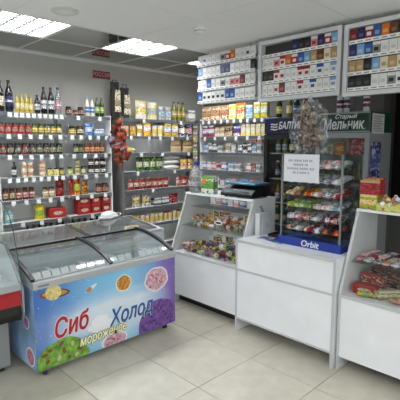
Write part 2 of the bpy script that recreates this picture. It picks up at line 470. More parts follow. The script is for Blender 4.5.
KINDS = {'bottle': bottle, 'jar': jar, 'tub': tub, 'can': can, 'box': box, 'bag': bag, 'sack': lying_sack}
ORD = ['zeroth', 'first', 'second', 'third', 'fourth', 'fifth', 'sixth', 'seventh', 'eighth', 'ninth', 'tenth', 'eleventh', 'twelfth', 'thirteenth', 'fourteenth', 'fifteenth', 'sixteenth']
SHELF_Z = [2.05, 1.82, 1.595, 1.345, 1.095, .845, .60, .30]
SHELF_N = ['top', 'second', 'third', 'fourth', 'fifth', 'sixth', 'lowest visible', 'floor-level']
CATS = {'bottle': 'bottle', 'jar': 'jar', 'tub': 'tub', 'can': 'can', 'box': 'box', 'bag': 'packet', 'sack': 'sack'}

def unit(desc, along, a0, a1, front, depth, shelves, lean_tags, side_m=SHELFW, sides='lr'):
    """freestanding wall shelving: along='x' faces -Y, along='y' faces -X"""
    t = thing('shelf_unit', desc, 'shelf unit')
    def B(name, par, m, s0, s1, d0, d1, z0, z1):
        if along == 'x': return bx(name, par, m, s0, s1, front+d0, front+d1, z0, z1)
        return bx(name, par, m, front+d0, front+d1, s0, s1, z0, z1)
    lo, hi = min(a0, a1), max(a0, a1)
    for k, (s0, s1) in (('l', (lo-.016, lo)), ('r', (hi, hi+.016))):
        if k in sides: B('side_panel', t, side_m, s0, s1, .0, depth, 0, SHELF_Z[0]+.02)
        else: B('upright', t, mat((150, 152, 152), .5, .2), s0, s1, depth-.04, depth, 0, SHELF_Z[0]+.04)
    B('back_panel', t, SHELFW, lo, hi, depth-.012, depth, .08, SHELF_Z[0])
    B('plinth', t, DKGREY, lo, hi, .03, .05, 0, .08)
    for n, z in enumerate(shelves):
        s = B('shelf', t, SHELFW, lo, hi, 0, depth-.012, z-.022, z)
        B('price_rail', s, mat((96, 100, 104), .35), lo, hi, -.006, -.0002, z-.038, z-.001)
        for p in lean_tags[n] if n < len(lean_tags) else []:
            B('price_tag', s, TAG, p-.022, p+.022, -.009, -.0065, z-.055, z-.006)
    return t

def fill(unitname, along, front, n, items):
    """items: (kind, a, b, h, args, description, stack)"""
    z0 = SHELF_Z[n]; cnt = 0; piles = 0
    for it in items:
        kind, a, b, h, args, desc = it[:6]
        stack = it[6] if len(it) > 6 else 1
        cnt += 1; piles += 1 if stack > 1 else 0
        w = abs(b-a)*.97; c = (a+b)/2
        dep = w if kind in ('bottle', 'jar', 'tub', 'can') else {'box': min(.16, max(.05, w*.7)), 'bag': min(.09, max(.04, w*.6)), 'sack': .2}[kind]
        for s in range(stack):
            off = dep/2 + .014
            loc = (c, front+off, z0 + .001 + s*(h+.003)) if along == 'x' else (front+off, c, z0 + .001 + s*(h+.003))
            lab = '%s, %s from left on %s shelf of %s' % (desc, ORD[cnt], SHELF_N[n], unitname)
            if stack > 1: lab = '%s, %s of %s pile from left, %s shelf, %s' % (desc, ['bottom', 'middle', 'top'][s if stack == 3 else s*2], ORD[piles], SHELF_N[n], unitname)
            t = thing(CATS[kind], lab, CATS[kind], loc, (0, 0, 0 if along == 'x' else -PI/2), 'goods on the %s shelf of %s' % (SHELF_N[n], unitname))
            t.rotation_euler.z += random.uniform(-.05, .05)
            if kind in ('box', 'bag', 'sack'):
                KINDS[kind](t, w*.97, h, dep*.95, *args)
            else:
                KINDS[kind](t, w*.97, h, *args)

def spread(a, b, n): return [a+(b-a)*(i+.5)/n for i in range(n)]
def cells(a, b, n, gap=.03):
    s = (b-a)/n; return [(a+s*i+s*gap, a+s*(i+1)-s*gap) for i in range(n)]

FY, FX = 4.72, 4.45
UA, UB, UC, UD = 'left wall unit', 'narrow wall unit', 'corner wall unit', 'fridge-side unit'
XA0, XA1, XB0, XB1, XC0, XC1 = 1.640, 2.390, 2.425, 3.008, 3.209, 4.548
tagsA = [spread(XA0+.1, XA1, 10), spread(XA0+.05, XA1, 6), spread(XA0+.05, XA1, 6), spread(XA0+.05, XA1, 8), spread(XA0+.05, XA1, 5), spread(XA0+.1, XA1, 3)]
tagsB = [spread(XB0, XB1, 2), spread(XB0, XB1, 5), spread(XB0, XB1, 4), spread(XB0, XB1, 4), spread(XB0, XB1, 3), spread(XB0, XB1, 1)]
tagsC = [spread(XC0, XC1, 2), [3.328, 3.628, 3.822, 4.045, 4.340], [3.492, 3.859, 4.360], [3.425, 4.083], [3.680], []]
unit('white wall shelf unit with jars and bottles at the left edge', 'x', XA0, XA1, FY, .28, SHELF_Z, tagsA, SHELFW, 'l')
unit('narrow white wall shelf unit between left unit and corner unit', 'x', XB0, XB1, FY, .28, SHELF_Z, tagsB, SHELFW, 'r')
unit('corner wall shelf unit with flour, groats and red packets', 'x', XC0, XC1, FY, .28, SHELF_Z, tagsC, mat((120, 120, 118), .55))

fill(UA, 'x', FY, 0, [('bottle', 1.665, 1.743, .325, ('black', 'black', 'cream'), 'big dark drink bottle, cream label'), ('bottle', 1.753, 1.839, .335, ('black', 'black', 'navy'), 'big dark drink bottle, dark label'),] +
   [('bottle', a, b, .20, ('oil', 'oil', 'pyellow'), 'small yellow oil bottle') for a, b in cells(1.850, 2.050, 4)] +
   [('bottle', 2.067, 2.131, .205, ('black', 'dblue', 'white'), 'short dark bottle with blue cap'), ('bottle', 2.143, 2.215, .30, ('black', 'dblue', 'white'), 'tall dark bottle with white label'),
    ('bottle', 2.227, 2.302, .30, ('black', 'dblue', 'white'), 'tall dark bottle with white label'), ('bottle', 2.312, 2.387, .31, ('clear', 'dblue', 'pink', .1, True), 'clear bottle with pink label')])
fill(UB, 'x', FY, 0, [('jar', 2.438, 2.516, .10, ('dbrown', 'black', 'dred'), 'dark jar with black lid'), ('jar', 2.523, 2.587, .065, ('dred', 'black', 'brown'), 'low dark red jar'), ('jar', 2.595, 2.681, .105, ('dbrown', 'dbrown', 'dred'), 'dark brown jar'),
    ('bottle', 2.689, 2.752, .22, ('cream', 'sky', 'blue'), 'cream bottle with blue label'), ('bottle', 2.758, 2.819, .22, ('cream', 'sky', 'blue'), 'cream bottle with blue label'),
    ('bottle', 2.829, 2.883, .235, ('dgreen', 'green', 'lime'), 'green bottle with yellow-green label'), ('bottle', 2.893, 2.953, .235, ('dgreen', 'green', 'lime'), 'green bottle with yellow-green label')])
fill(UA, 'x', FY, 1, [('jar', a, b, .118, (c, 'dgreen', l), d) for (a, b), (c, l, d) in zip(cells(1.655, 2.381, 10), [('red', 'dred', 'dark-lidded jar with red contents')]*5 + [('olive', 'yellow', 'dark-lidded jar with yellow label')]*5)])
fill(UB, 'x', FY, 1, [('jar', 2.470, 2.562, .10, ('olive', 'black', 'yellow'), 'yellow jar with black lid'), ('jar', 2.571, 2.662, .11, ('dbrown', 'brown', 'tan'), 'brown jar'),
    ('bag', 2.678, 2.792, .15, ('blue', 'white', 'sky'), 'blue and white packet'), ('box', 2.801, 2.937, .075, ('sky', 'white', 'blue'), 'low pale blue carton')])
dk = ['dred', 'dbrown', 'dbrown', 'dred', 'dbrown', 'dgreen', 'dbrown', 'dgreen', 'dgreen']
fill(UA, 'x', FY, 2, [('jar', a, b, .125, (c, 'black', 'dbrown' if c != 'dgreen' else 'olive'), {'dred': 'dark red preserve jar', 'dbrown': 'dark brown preserve jar', 'dgreen': 'dark green pickle jar'}[c]) for (a, b), c in zip(cells(1.655, 2.381, 9), dk)])
fill(UB, 'x', FY, 2, [('jar', a, b, .12, ('dgreen', 'black', 'olive'), 'dark green pickle jar') for a, b in cells(2.516, 2.655, 2)] + [('jar', a, b, .13, ('brown', 'brown', 'orange'), 'brown jar with orange label') for a, b in cells(2.662, 2.944, 4)])
fill(UA, 'x', FY, 3, [('bottle', 1.775, 1.834, .17, ('black', 'black', 'white'), 'small black sauce bottle'), ('tub', 1.882, 1.948, .08, ('cream', 'white', 'orange'), 'cream and orange tub', 2), ('tub', 1.952, 2.019, .08, ('cream', 'white', 'orange'), 'cream and orange tub', 2),
    ('tub', 2.085, 2.167, .085, ('orange', 'white', 'cream'), 'orange and white tub', 2), ('jar', 2.179, 2.248, .09, ('pyellow', 'black', 'yellow'), 'low yellow jar with black lid'), ('jar', 2.253, 2.323, .09, ('pyellow', 'black', 'yellow'), 'low yellow jar with black lid'), ('jar', 2.326, 2.386, .09, ('olive', 'black', 'yellow'), 'low yellow jar with black lid')])
fill(UB, 'x', FY, 3, [('jar', 2.432, 2.500, .09, ('lime', 'black', 'pyellow'), 'low green jar with black lid'), ('tub', 2.529, 2.595, .085, ('pyellow', 'black', 'olive'), 'pale yellow tub', 2), ('jar', 2.608, 2.683, .10, ('olive', 'black', 'cream'), 'pale olive jar'),
    ('jar', 2.710, 2.786, .09, ('dbrown', 'black', 'white'), 'black jar with white label', 2), ('jar', 2.795, 2.872, .09, ('dbrown', 'black', 'white'), 'black jar with white label', 2), ('jar', 2.880, 2.959, .09, ('black', 'black', 'white'), 'black jar with white label', 2)])
pk = [('tan', 'pink jar with brown lid'), ('olive', 'olive jar with brown lid'), ('pink', 'pink jar with brown lid'), ('pink', 'pink jar with brown lid'), ('pink', 'pink jar with brown lid')]
fill(UA, 'x', FY, 4, [('jar', a, b, .135, ('brown', 'dbrown', c), d.replace('pink', 'tan') if c == 'tan' else d) for (a, b), (c, d) in zip(cells(1.660, 2.022, 5), pk)] + [('jar', a, b, .12, ('tan', 'dbrown', 'cream'), 'tan jar with brown lid') for a, b in cells(2.108, 2.257, 2)] +
    [('bag', 2.265, 2.381, .11, ('dred', 'red', 'dbrown'), 'dark red packet', 2)])
fill(UB, 'x', FY, 4, [('bag', 2.429, 2.493, .20, ('red', 'dred', 'orange'), 'red packet'), ('bag', 2.497, 2.595, .21, ('red', 'lime', 'yellow'), 'red and green packet'), ('bag', 2.600, 2.695, .17, ('brown', 'red', 'yellow'), 'brown and red packet'), ('jar', 2.808, 2.893, .12, ('brown', 'dbrown', 'red'), 'brown coffee jar'), ('jar', 2.900, 2.993, .12, ('brown', 'dbrown', 'red'), 'brown coffee jar')])
fill(UA, 'x', FY, 5, [('bag', 1.670, 1.769, .15, ('sky', 'white', 'lgreen'), 'pale blue packet'), ('bag', 2.005, 2.131, .18, ('yellow', 'lime', 'lgreen'), 'yellow and green lemon packet'), ('box', 2.179, 2.387, .115, ('red', 'red', 'cream'), 'wide red tea carton')])
fill(UB, 'x', FY, 5, [('box', 2.535, 2.717, .11, ('red', 'red', 'cream'), 'red tea carton', 2), ('box', 2.725, 2.857, .11, ('red', 'red', 'cream'), 'red tea carton', 2), ('box', 2.864, 3.000, .11, ('red', 'dred', 'cream'), 'red tea carton', 2)])
fill(UA, 'x', FY, 6, [('bottle', a, b, .205, ('dgreen', 'black', 'white'), 'dark bottle with black cap') for a, b in cells(1.882, 2.381, 7)])
fill(UB, 'x', FY, 6, [('bottle', a, b, .205, ('dgreen', 'black', 'white'), 'dark bottle with black cap') for a, b in cells(2.438, 2.857, 5)])

fill(UC, 'x', FY, 0, [('bag', 3.442, 3.638, .25, ('cream', 'yellow', 'white', 3), 'large flour packet with yellow print'), ('bag', 3.645, 3.822, .245, ('cream', 'sky', 'yellow', 5), 'large flour packet with blue print'), ('bag', 3.832, 3.951, .195, ('grey', 'sky', 'cream'), 'small greyish packet'), ('bag', 3.958, 4.076, .195, ('grey', 'sky', 'cream'), 'small greyish packet'),
    ('bottle', 4.083, 4.167, .27, ('olive', 'dgreen', 'oil'), 'dark yellow oil bottle'), ('bottle', 4.174, 4.255, .27, ('olive', 'dgreen', 'oil'), 'dark yellow oil bottle'), ('bottle', 4.263, 4.350, .27, ('olive', 'dgreen', 'oil'), 'dark yellow oil bottle'), ('box', 4.381, 4.526, .16, ('grey', 'white', 'cream'), 'pale grey carton')])
fill(UC, 'x', FY, 1, [('bag', 3.224, 3.331, .13, ('tan', 'orange', 'cream'), 'low tan pasta packet'), ('bag', 3.337, 3.445, .13, ('tan', 'yellow', 'orange'), 'low tan pasta packet'), ('bag', 3.452, 3.553, .155, ('white', 'yellow', 'tan'), 'white and yellow packet'), ('box', 3.559, 3.680, .205, ('yellow', 'white', 'orange'), 'tall yellow carton'),
    ('tub', 3.715, 3.808, .15, ('cream', 'white', 'yellow'), 'cream noodle cup'), ('tub', 3.815, 3.914, .15, ('cream', 'white', 'yellow'), 'cream noodle cup'), ('box', 3.923, 4.045, .195, ('yellow', 'white', 'purple'), 'yellow carton'), ('box', 4.055, 4.180, .2, ('yellow', 'white', 'purple'), 'yellow carton'),
    ('can', 4.230, 4.352, .185, ('dblue', 'grey', 'cream'), 'dark blue drink tin'), ('can', 4.364, 4.493, .185, ('dblue', 'grey', 'pink'), 'dark blue drink tin')])
fill(UC, 'x', FY, 2, [('sack', 3.232, 3.442, .075, ('pyellow', 'yellow', 'cream'), 'low pale yellow packet'), ('bag', 4.055, 4.279, .097, ((190, 164, 126), (182, 154, 116), (170, 140, 104)), 'brown paper packet', 2), ('bag', 4.291, 4.526, .097, ((190, 164, 126), (182, 154, 116), (170, 140, 104)), 'brown paper packet', 2)])
fill(UC, 'x', FY, 3, [('bag', a, b, .20, ('dgreen', 'cream', 'lgreen', i), 'green and white groats packet') for i, (a, b) in enumerate(cells(3.434, 3.895, 4, .0))] + [('sack', 3.914, 4.230, .068, ('white', 'white', (205, 205, 203)), 'white flour sack', 3), ('bag', 4.239, 4.381, .15, ('yellow', 'orange', 'white'), 'yellow packet'), ('bag', 4.389, 4.526, .15, ('yellow', 'orange', 'white'), 'yellow packet')])
fill(UC, 'x', FY, 4, [('bag', a, b, .15, ('dred', 'cream', 'red', i), 'red and cream packet') for i, (a, b) in enumerate(cells(3.288, 4.007, 7, .0))] + [('bag', 4.141, 4.251, .14, ('dred', 'pink', 'cream'), 'dark red packet'), ('bag', 4.259, 4.370, .14, ('red', 'cream', 'dred'), 'dark red packet'), ('bag', 4.381, 4.505, .13, ('dred', 'tan', 'cream'), 'dark red packet')])
fill(UC, 'x', FY, 5, [('bag', 3.352, 3.519, .18, ('cream', 'yellow', 'blue'), 'cream and yellow packet'), ('bag', 3.525, 3.698, .17, ('cream', 'yellow', 'blue', 2), 'cream and yellow packet'), ('box', 3.715, 3.852, .10, ('dblue', 'white', 'grey'), 'low blue and white carton'), ('box', 3.859, 3.998, .10, ('dblue', 'white', 'grey'), 'low blue and white carton'), ('bag', 4.011, 4.200, .14, ('dred', 'red', 'pink'), 'dark red packet')])
fill(UC, 'x', FY, 6, [('tub', a, b, .13, ('cream', l, 'yellow'), 'cream cup with %s lid' % l) for (a, b), l in zip(cells(3.312, 4.320, 12), ['lime', 'yellow', 'white', 'pink', 'white', 'yellow', 'white', 'red', 'red', 'white', 'red', 'yellow'])])

# unit beside the fridges, facing the counter
YD0, YD1 = (4.547), (3.356)
tagsD = [spread(YD0, YD1, 10), spread(YD0, YD1, 6), [], [], [], []]
unit('white shelf unit of tea and medicine boxes beside the dark fridge', 'y', YD0, YD1, FX, .30, SHELF_Z, tagsD)
fill(UD, 'y', FX, 0, [('box', a, b, .195, ('cream', 'tan', 'red', i), 'cream tea carton') for i, (a, b) in enumerate(cells(4.541, 4.020, 3))] + [('box', 4.011, 3.882, .2, ('yellow', 'pyellow', 'white'), 'yellow tea carton'), ('box', 3.873, 3.722, .21, ('yellow', 'orange', 'white'), 'orange and yellow tea carton'), ('box', 3.710, 3.589, .17, ('sky', 'sky', 'white'), 'pale blue carton'), ('box', 3.577, 3.469, .2, ('yellow', 'white', 'lgreen'), 'yellow tea carton'), ('box', 3.461, 3.356, .2, ('yellow', 'white', 'lgreen'), 'yellow tea carton')])
fill(UD, 'y', FX, 1, [('box', 4.526, 4.410, .15, ('red', 'white', 'blue'), 'red and white carton'), ('box', 4.402, 4.291, .155, ('red', 'white', 'blue'), 'red and white carton'), ('box', 4.281, 4.190, .13, ('cream', 'tan', 'white'), 'small cream carton'), ('box', 4.182, 4.094, .13, ('cream', 'tan', 'white'), 'small cream carton'),
    ('box', 4.086, 3.946, .16, ('tan', 'brown', 'cream'), 'tan carton'), ('box', 3.918, 3.807, .15, ('white', 'blue', 'red'), 'white and blue carton')] + [('box', a, b, .15, ('pyellow', 'white', 'yellow', i), 'pale yellow carton') for i, (a, b) in enumerate(cells(3.793, 3.364, 5))])
d3 = [(205, 209.5, 'white', 'sky'), (210, 213.5, 'dblue', 'white'), (214, 218.5, 'black', 'white'), (219, 224.5, 'white', 'grey'), (227, 232, 'white', 'tan'), (233, 237, 'white', 'white'), (239.5, 244, 'dblue', 'white'), (244.4, 248.8, 'white', 'black'), (249.2, 253, 'black', 'white'), (253.4, 258, 'white', 'sky'), (258.4, 263, 'white', 'grey')]
d3y = dict(zip([205, 209.5, 210, 213.5, 214, 218.5, 219, 224.5, 227, 232, 233, 237, 239.5, 244, 244.4, 248.8, 249.2, 253, 253.4, 258, 258.4, 263], [4.505, 4.412, 4.402, 4.331, 4.321, 4.231, 4.221, 4.115, 4.067, 3.974, 3.955, 3.882, 3.837, 3.757, 3.750, 3.674, 3.667, 3.602, 3.595, 3.518, 3.512, 3.437]))
cname = {'white': 'white', 'dblue': 'dark blue', 'black': 'black', 'red': 'red', 'pink': 'pink', 'blue': 'blue'}
fill(UD, 'y', FX, 2, [('box', d3y[a], d3y[b], .10 + .015*((i*5) % 3), (c, e, 'grey'), 'small %s box' % cname[c]) for i, (a, b, c, e) in enumerate(d3)])
for i, (a, b) in enumerate(cells(3.619, 3.428, 2)):
    t = thing('box', 'red carton lying on the small boxes, %s one, third shelf by the dark fridge' % ('left', 'right')[i], 'box', (FX+.07, (a+b)/2, SHELF_Z[2]+.133), (0, 0, -PI/2), 'red cartons on the third shelf')
    box(t, abs(a-b)*.95, .05, .1, 'red', 'red', 'white')
d4 = [(4.526, 4.439, 'blue', 'white'), (4.431, 4.341, 'pink', 'white'), (4.333, 4.249, 'red', 'white'), (4.241, 4.157, 'white', 'red'), (4.144, 4.041, 'blue', 'white'), (4.011, 3.908, 'white', 'sky'), (3.900, 3.793, 'white', 'grey'), (3.694, 3.602, 'red', 'white'), (3.595, 3.532, 'black', 'red'), (3.525, 3.446, 'white', 'grey')]
fill(UD, 'y', FX, 3, [('box', a, b, .11 + .012*((i*3) % 3), (c, e, 'white' if c != 'white' else 'grey'), 'small %s box' % cname[c]) for i, (a, b, c, e) in enumerate(d4)])
fill(UD, 'y', FX, 4, [('box', a, b, .12 + .01*(i % 3), ('white', ('white', 'sky', 'pink')[i % 3], 'grey', i), 'plain white box') for i, (a, b) in enumerate(cells(4.484, 3.453, 10, .06))])
fill(UD, 'y', FX, 5, [('box', a, b, .12 + .02*(i % 3), (('blue', 'white', 'pink')[i % 3], 'white', 'grey', i), '%s box' % ('blue', 'white', 'pink')[i % 3]) for i, (a, b) in enumerate(cells(4.484, 3.453, 9, .08))])

# two tall black and cream charcoal sacks on top of the corner unit
for i, (a, b) in enumerate(((3.102, 3.242), (3.251, 3.393))):
    t = thing('charcoal_sack', 'tall black and cream paper sack on top of the shelves, %s of the pair' % ('left', 'right')[i], 'sack', ((a+b)/2, FY+.12, SHELF_Z[0]+.001+(.022 if i == 0 else 0)), (0, 0, (.04, -.03)[i]), 'black and cream sacks')
    W_, H_ = abs(b-a)*.98, (.44, .40)[i]
    bag(t, W_, H_, .13, (38, 34, 30), (44, 38, 32), (58, 50, 40), 4+i, .7)
    raw('front_print', MB().prism([(-W_*.36, H_*.12), (W_*.36, H_*.12), (W_*.28, H_*.75), (-W_*.28, H_*.75)], -.068, -.062, 'y').me(), printed(cc('cream'), (150, 140, 110), (92, 84, 62), .3, .55, .7, i), t)
    raw('handle', MB().tube([(-.035, 0, .40-.02*i), (-.03, 0, .46-.02*i), (.03, 0, .46-.02*i), (.035, 0, .40-.02*i)], .006).me(True), BLACK, t)
# orange and black snack packets hanging beside the corner unit
hook = thing('snack_rope', 'black rope hanging at the edge of the corner shelves, carrying snack packets', 'rope', (XC0-.125, FY-.15, 2.10))
raw('cord', MB().tube([(.01, .03, 0), (0, 0, -.05), (-.02, -.01, -.35), (0, 0, -.72)], .006).me(True), BLACK, hook)
raw('hook', MB().tube([(.108, .18, -.08), (.09, .15, .0), (.05, .09, .03), (.01, .03, 0)], .006).me(True), CHROME, hook)
hp = [(-.01, -.03, 1.93), (-.10, .0, 1.86), (.02, -.05, 1.83), (-.08, -.05, 1.76), (.03, -.03, 1.72), (-.13, -.02, 1.70), (-.03, -.06, 1.66), (.03, -.05, 1.60), (-.10, -.05, 1.60), (.0, -.07, 1.54), (.02, -.05, 1.53), (.0, -.03, 1.47)]
for i, (dx, dy, z) in enumerate(hp):
    c = [('orange', 'black'), ('dred', 'orange'), ('black', 'orange'), ('orange', 'dred')][i % 4]
    if 5 <= i <= 6: c = ('sky', 'black')
    nm = {'orange': 'orange', 'dred': 'dark red', 'black': 'black', 'sky': 'pale blue'}[c[0]]
    t = thing('hanging_packet', '%s shiny snack packet on the hanging bunch, %s from the top' % (nm, ORD[i+1]), 'packet', (XC0-.125+dx*.8, FY-.09+dy*1.6, z-.02), (random.uniform(-.5, .3), random.uniform(-.6, .6), random.uniform(-.6, .3)), 'snack packets on the hanging bunch')
    bag(t, .10, .125, .04, {'orange': (160, 72, 38), 'dred': (92, 34, 28), 'black': (30, 24, 24), 'sky': (120, 140, 170)}[c[0]], {'orange': (60, 34, 28), 'dred': (96, 36, 26), 'black': (28, 22, 22)}[c[1]], (140, 50, 34), i, .18)

# ------------------------------------------------------------------ drinks fridges
def fridge(name, label, y1, y0, body, head, top_z, header_z, front=4.39, liner=None):
    """y1 > y0; door faces -X"""
    t = thing(name, label, 'fridge')
    back = XW - .03
    th = .035
    m = MB().box(front+.05, back, y0, y0+th, .08, header_z).box(front+.05, back, y1-th, y1, .08, header_z).box(back-th, back, y0+th, y1-th, .08, header_z)
    m.box(front+.05, back-th, y0+th, y1-th, .08, .30)
    raw('cabinet', m.me(), body, t)
    raw('liner', MB().box(front+.06, back-th-.001, y0+th+.001, y0+th+.004, .301, header_z-.001).box(front+.06, back-th-.001, y1-th-.004, y1-th-.001, .301, header_z-.001).box(back-th-.005, back-th-.001, y0+th+.004, y1-th-.004, .301, header_z-.001).me(), liner, t)
    bx('header', t, head, front, back, y0, y1, header_z, top_z, .006)
    bx('base_grille', t, BLACK, front+.06, back, y0+.02, y1-.02, 0, .08)
    d = raw('door_frame', MB().box(front, front+.045, y0, y0+.05, .32, header_z-.006).box(front, front+.045, y1-.05, y1, .32, header_z-.006).box(front, front+.045, y0+.05, y1-.05, .32, .40).box(front, front+.045, y0+.05, y1-.05, header_z-.06, header_z-.006).me(), body, t)
    bx('door_glass', d, thin_glass((240, 245, 245), 1.45, 'fglass'), front+.018, front+.024, y0+.051, y1-.051, .401, header_z-.061)
    bx('door_handle', d, BLACK, front-.03, front-.001, y1-.045, y1-.02, .9, 1.3, .006)
    sh = []
    for z in (.42, .70, .98, 1.28, 1.60):
        s = MB()
        for k in range(9):
            yy = y0+.05 + k*(y1-y0-.1)/8
            s.box(front+.08, back-.06, yy-.003, yy+.003, z-.006, z)
        s.box(front+.08, front+.086, y0+.04, y1-.04, z-.012, z).box(back-.07, back-.06, y0+.04, y1-.04, z-.012, z)
        raw('wire_shelf', s.me(), mat((190, 192, 194), .4, .3), t); sh.append(z)
    return t, sh
NAVY = mat((24, 30, 62), .35, var=.1, bscale=5)
t, sh = fridge('drinks_fridge', 'black glass-door drinks fridge with navy header beside the shelf unit', (3.336), 2.64, mat((26, 27, 30), .35), NAVY, 2.035, 1.835, liner=DKGREY)
text('lettering', 'БАЛТИКА', .118, WHITE, t, (4.3865, 3.235-.115, 1.892), '-x', .25, .018, 'LEFT', sx=.70)
for k in range(3):
    w = raw('wave_mark', MB().strip([(3.235-.0125*j*1.0, 1.895+k*.031+.006*math.sin(j*.9)) for j in range(9)], 4.3865, 4.3885, .013, 'x').me(), WHITE, t)
for si, z in enumerate(sh[1:]):
    for k in range(6):
        c = [('dgreen', 'yellow', 'cream'), ('brown', 'red', 'white'), ('dbrown', 'white', 'blue'), ('olive', 'grey', 'white')][(si+k//2) % 4]
        b = thing('bottle', 'bottle on the %s rack inside the black fridge, %s from left' % (['lowest', 'second lowest', 'second highest', 'top'][si], ORD[k+1]), 'bottle', (4.54, 3.22-.1*k, z+.001), (0, 0, -PI/2), 'bottles in the black fridge')
        bottle(b, .065, .22, *c)
GRN = mat((30, 66, 52), .35, var=.1, bscale=5)
t2, sh = fridge('drinks_fridge', 'grey glass-door drinks fridge with green header next to the doorway', 2.60, 1.975, mat((148, 152, 154), .4), GRN, 2.05, 1.835, liner=WHITE)
text('lettering', 'Мельник', .15, WHITE, t2, (4.3865, 2.275, 1.872), '-x', .12, .018, 'CENTER', sx=.72)
text('small_lettering', 'Старый', .062, WHITE, t2, (4.3865, 2.25, 1.985), '-x', .35, .012, 'CENTER', sx=1.1)
bx('header_badge', t2, mat((120, 140, 130), .5), 4.386, 4.3885, 2.02, 2.06, 1.862, 1.878)
bx('header_trim', t2, mat((150, 154, 156), .4), 4.384, 4.389, 1.976, 2.599, 2.032, 2.05)
bx('header_trim', t2, mat((150, 154, 156), .4), 4.384, 4.389, 1.976, 2.599, 1.836, 1.848)
# papers taped to its side
t = thing('notice_paper', 'white printed notice taped to the side of the grey fridge', 'notice', (4.43, 1.972, 1.82))
bx('sheet', t, mat((205, 205, 204), .7), 0, .30, -.002, 0, 0, .21)
for k in range(7): bx('print_line', t, mat((130, 130, 132), .7), .03, .27-.03*(k % 3), -.003, -.002, .025+k*.025, .034+k*.025)
t = thing('advert_poster', 'purple poster with pale oval on the side of the grey fridge', 'poster', (4.42, 1.972, 1.33))
bx('sheet', t, printed((58, 52, 110), (84, 92, 160), (170, 180, 210), .3, .7, .4), 0, .26, -.002, 0, 0, .40)
raw('oval', MB().prism([(.07+.045*math.cos(a*PI/8), .30+.035*math.sin(a*PI/8)) for a in range(16)], -.0035, -.002, 'y').me(), mat((200, 205, 220), .5), t)
# goods inside the grey fridge
for si, z in enumerate(sh[:4]):
    for k in range(6):
        c = [('oil', 'yellow', 'cream'), ('clear', 'blue', 'sky'), ('dgreen', 'grey', 'yellow'), ('brown', 'yellow', 'red')][(si*2+k//2) % 4]
        b = thing('bottle', 'bottle on the %s rack inside the grey fridge, %s from left' % (['lowest', 'second lowest', 'middle', 'second highest'][si], ORD[k+1]), 'bottle', (4.54, 2.522-.094*k, z+.001), (0, 0, -PI/2), 'bottles in the grey fridge')
        bottle(b, .062, .225, *c)
t = thing('packet', 'shiny red packet on the top rack inside the grey fridge', 'packet', (4.5, 2.14, 1.601), (0, 0, -PI/2)); bag(t, .24, .2, .1, 'red', 'red', 'pink', 2, .15)
t = thing('packet', 'orange packet beside the red one inside the grey fridge', 'packet', (4.5, 2.36, 1.601), (0, 0, -PI/2)); bag(t, .13, .13, .08, 'orange', 'yellow', 'red', 3, .2)
t = thing('packet', 'tan packet left of the orange one inside the grey fridge', 'packet', (4.5, 2.49, 1.601), (0, 0, -PI/2)); bag(t, .11, .12, .06, 'tan', 'olive', 'cream', 3, .2)
# bottles standing on top of the fridges
tops = [(3.17, 'dgreen', 'yellow', 'lime', 2.036, 'green bottle on top of the black fridge, left one'), (3.02, 'olive', 'yellow', 'cream', 2.036, 'olive bottle on top of the black fridge, second from left'),
        (2.92, 'dgreen', 'black', 'blue', 2.036, 'dark green bottle on top of the black fridge, third from left'), (2.80, 'brown', 'yellow', 'yellow', 2.036, 'brown bottle on top of the black fridge, fourth from left'),
        (2.36, 'clear', 'red', 'dblue', 2.051, 'clear bottle with red cap on top of the grey fridge, leftmost'), (2.28, 'clear', 'red', 'dblue', 2.051, 'clear bottle with red cap on top of the grey fridge, middle'), (2.06, 'clear', 'red', 'dblue', 2.051, 'clear bottle with red cap on top of the grey fridge, rightmost')]
for y, c, cp, lb, z, lab in tops:
    b = thing('bottle', lab, 'bottle', (4.47, y, z), (0, 0, -PI/2), 'bottles on the fridges'); bottle(b, .07, .27, c, cp, lb)

# hanging strip of sachets in the corner
t = thing('sachet_strip', 'vertical strip of yellow sachets hanging between corner unit and tea shelves', 'display strip', (4.40, 4.60, 2.02))
for k in range(9):
    w, h = .10, .09
    s = raw('sachet', cached('sachet', pillow_mesh(w, h, .02, 4, 4)), printed(cc(['olive', 'tan', 'yellow', 'olive', 'lime', 'tan'][k % 6]), cc('white'), cc('blue'), .35, .6, .3, k), t, (-.02, -.01, -.09*k-.1), (0, 0, -PI/2), key='sachet')
raw('strip', MB().box(.006, .010, -.03, .03, -.92, .03).me(), mat((60, 62, 64), .5), t)

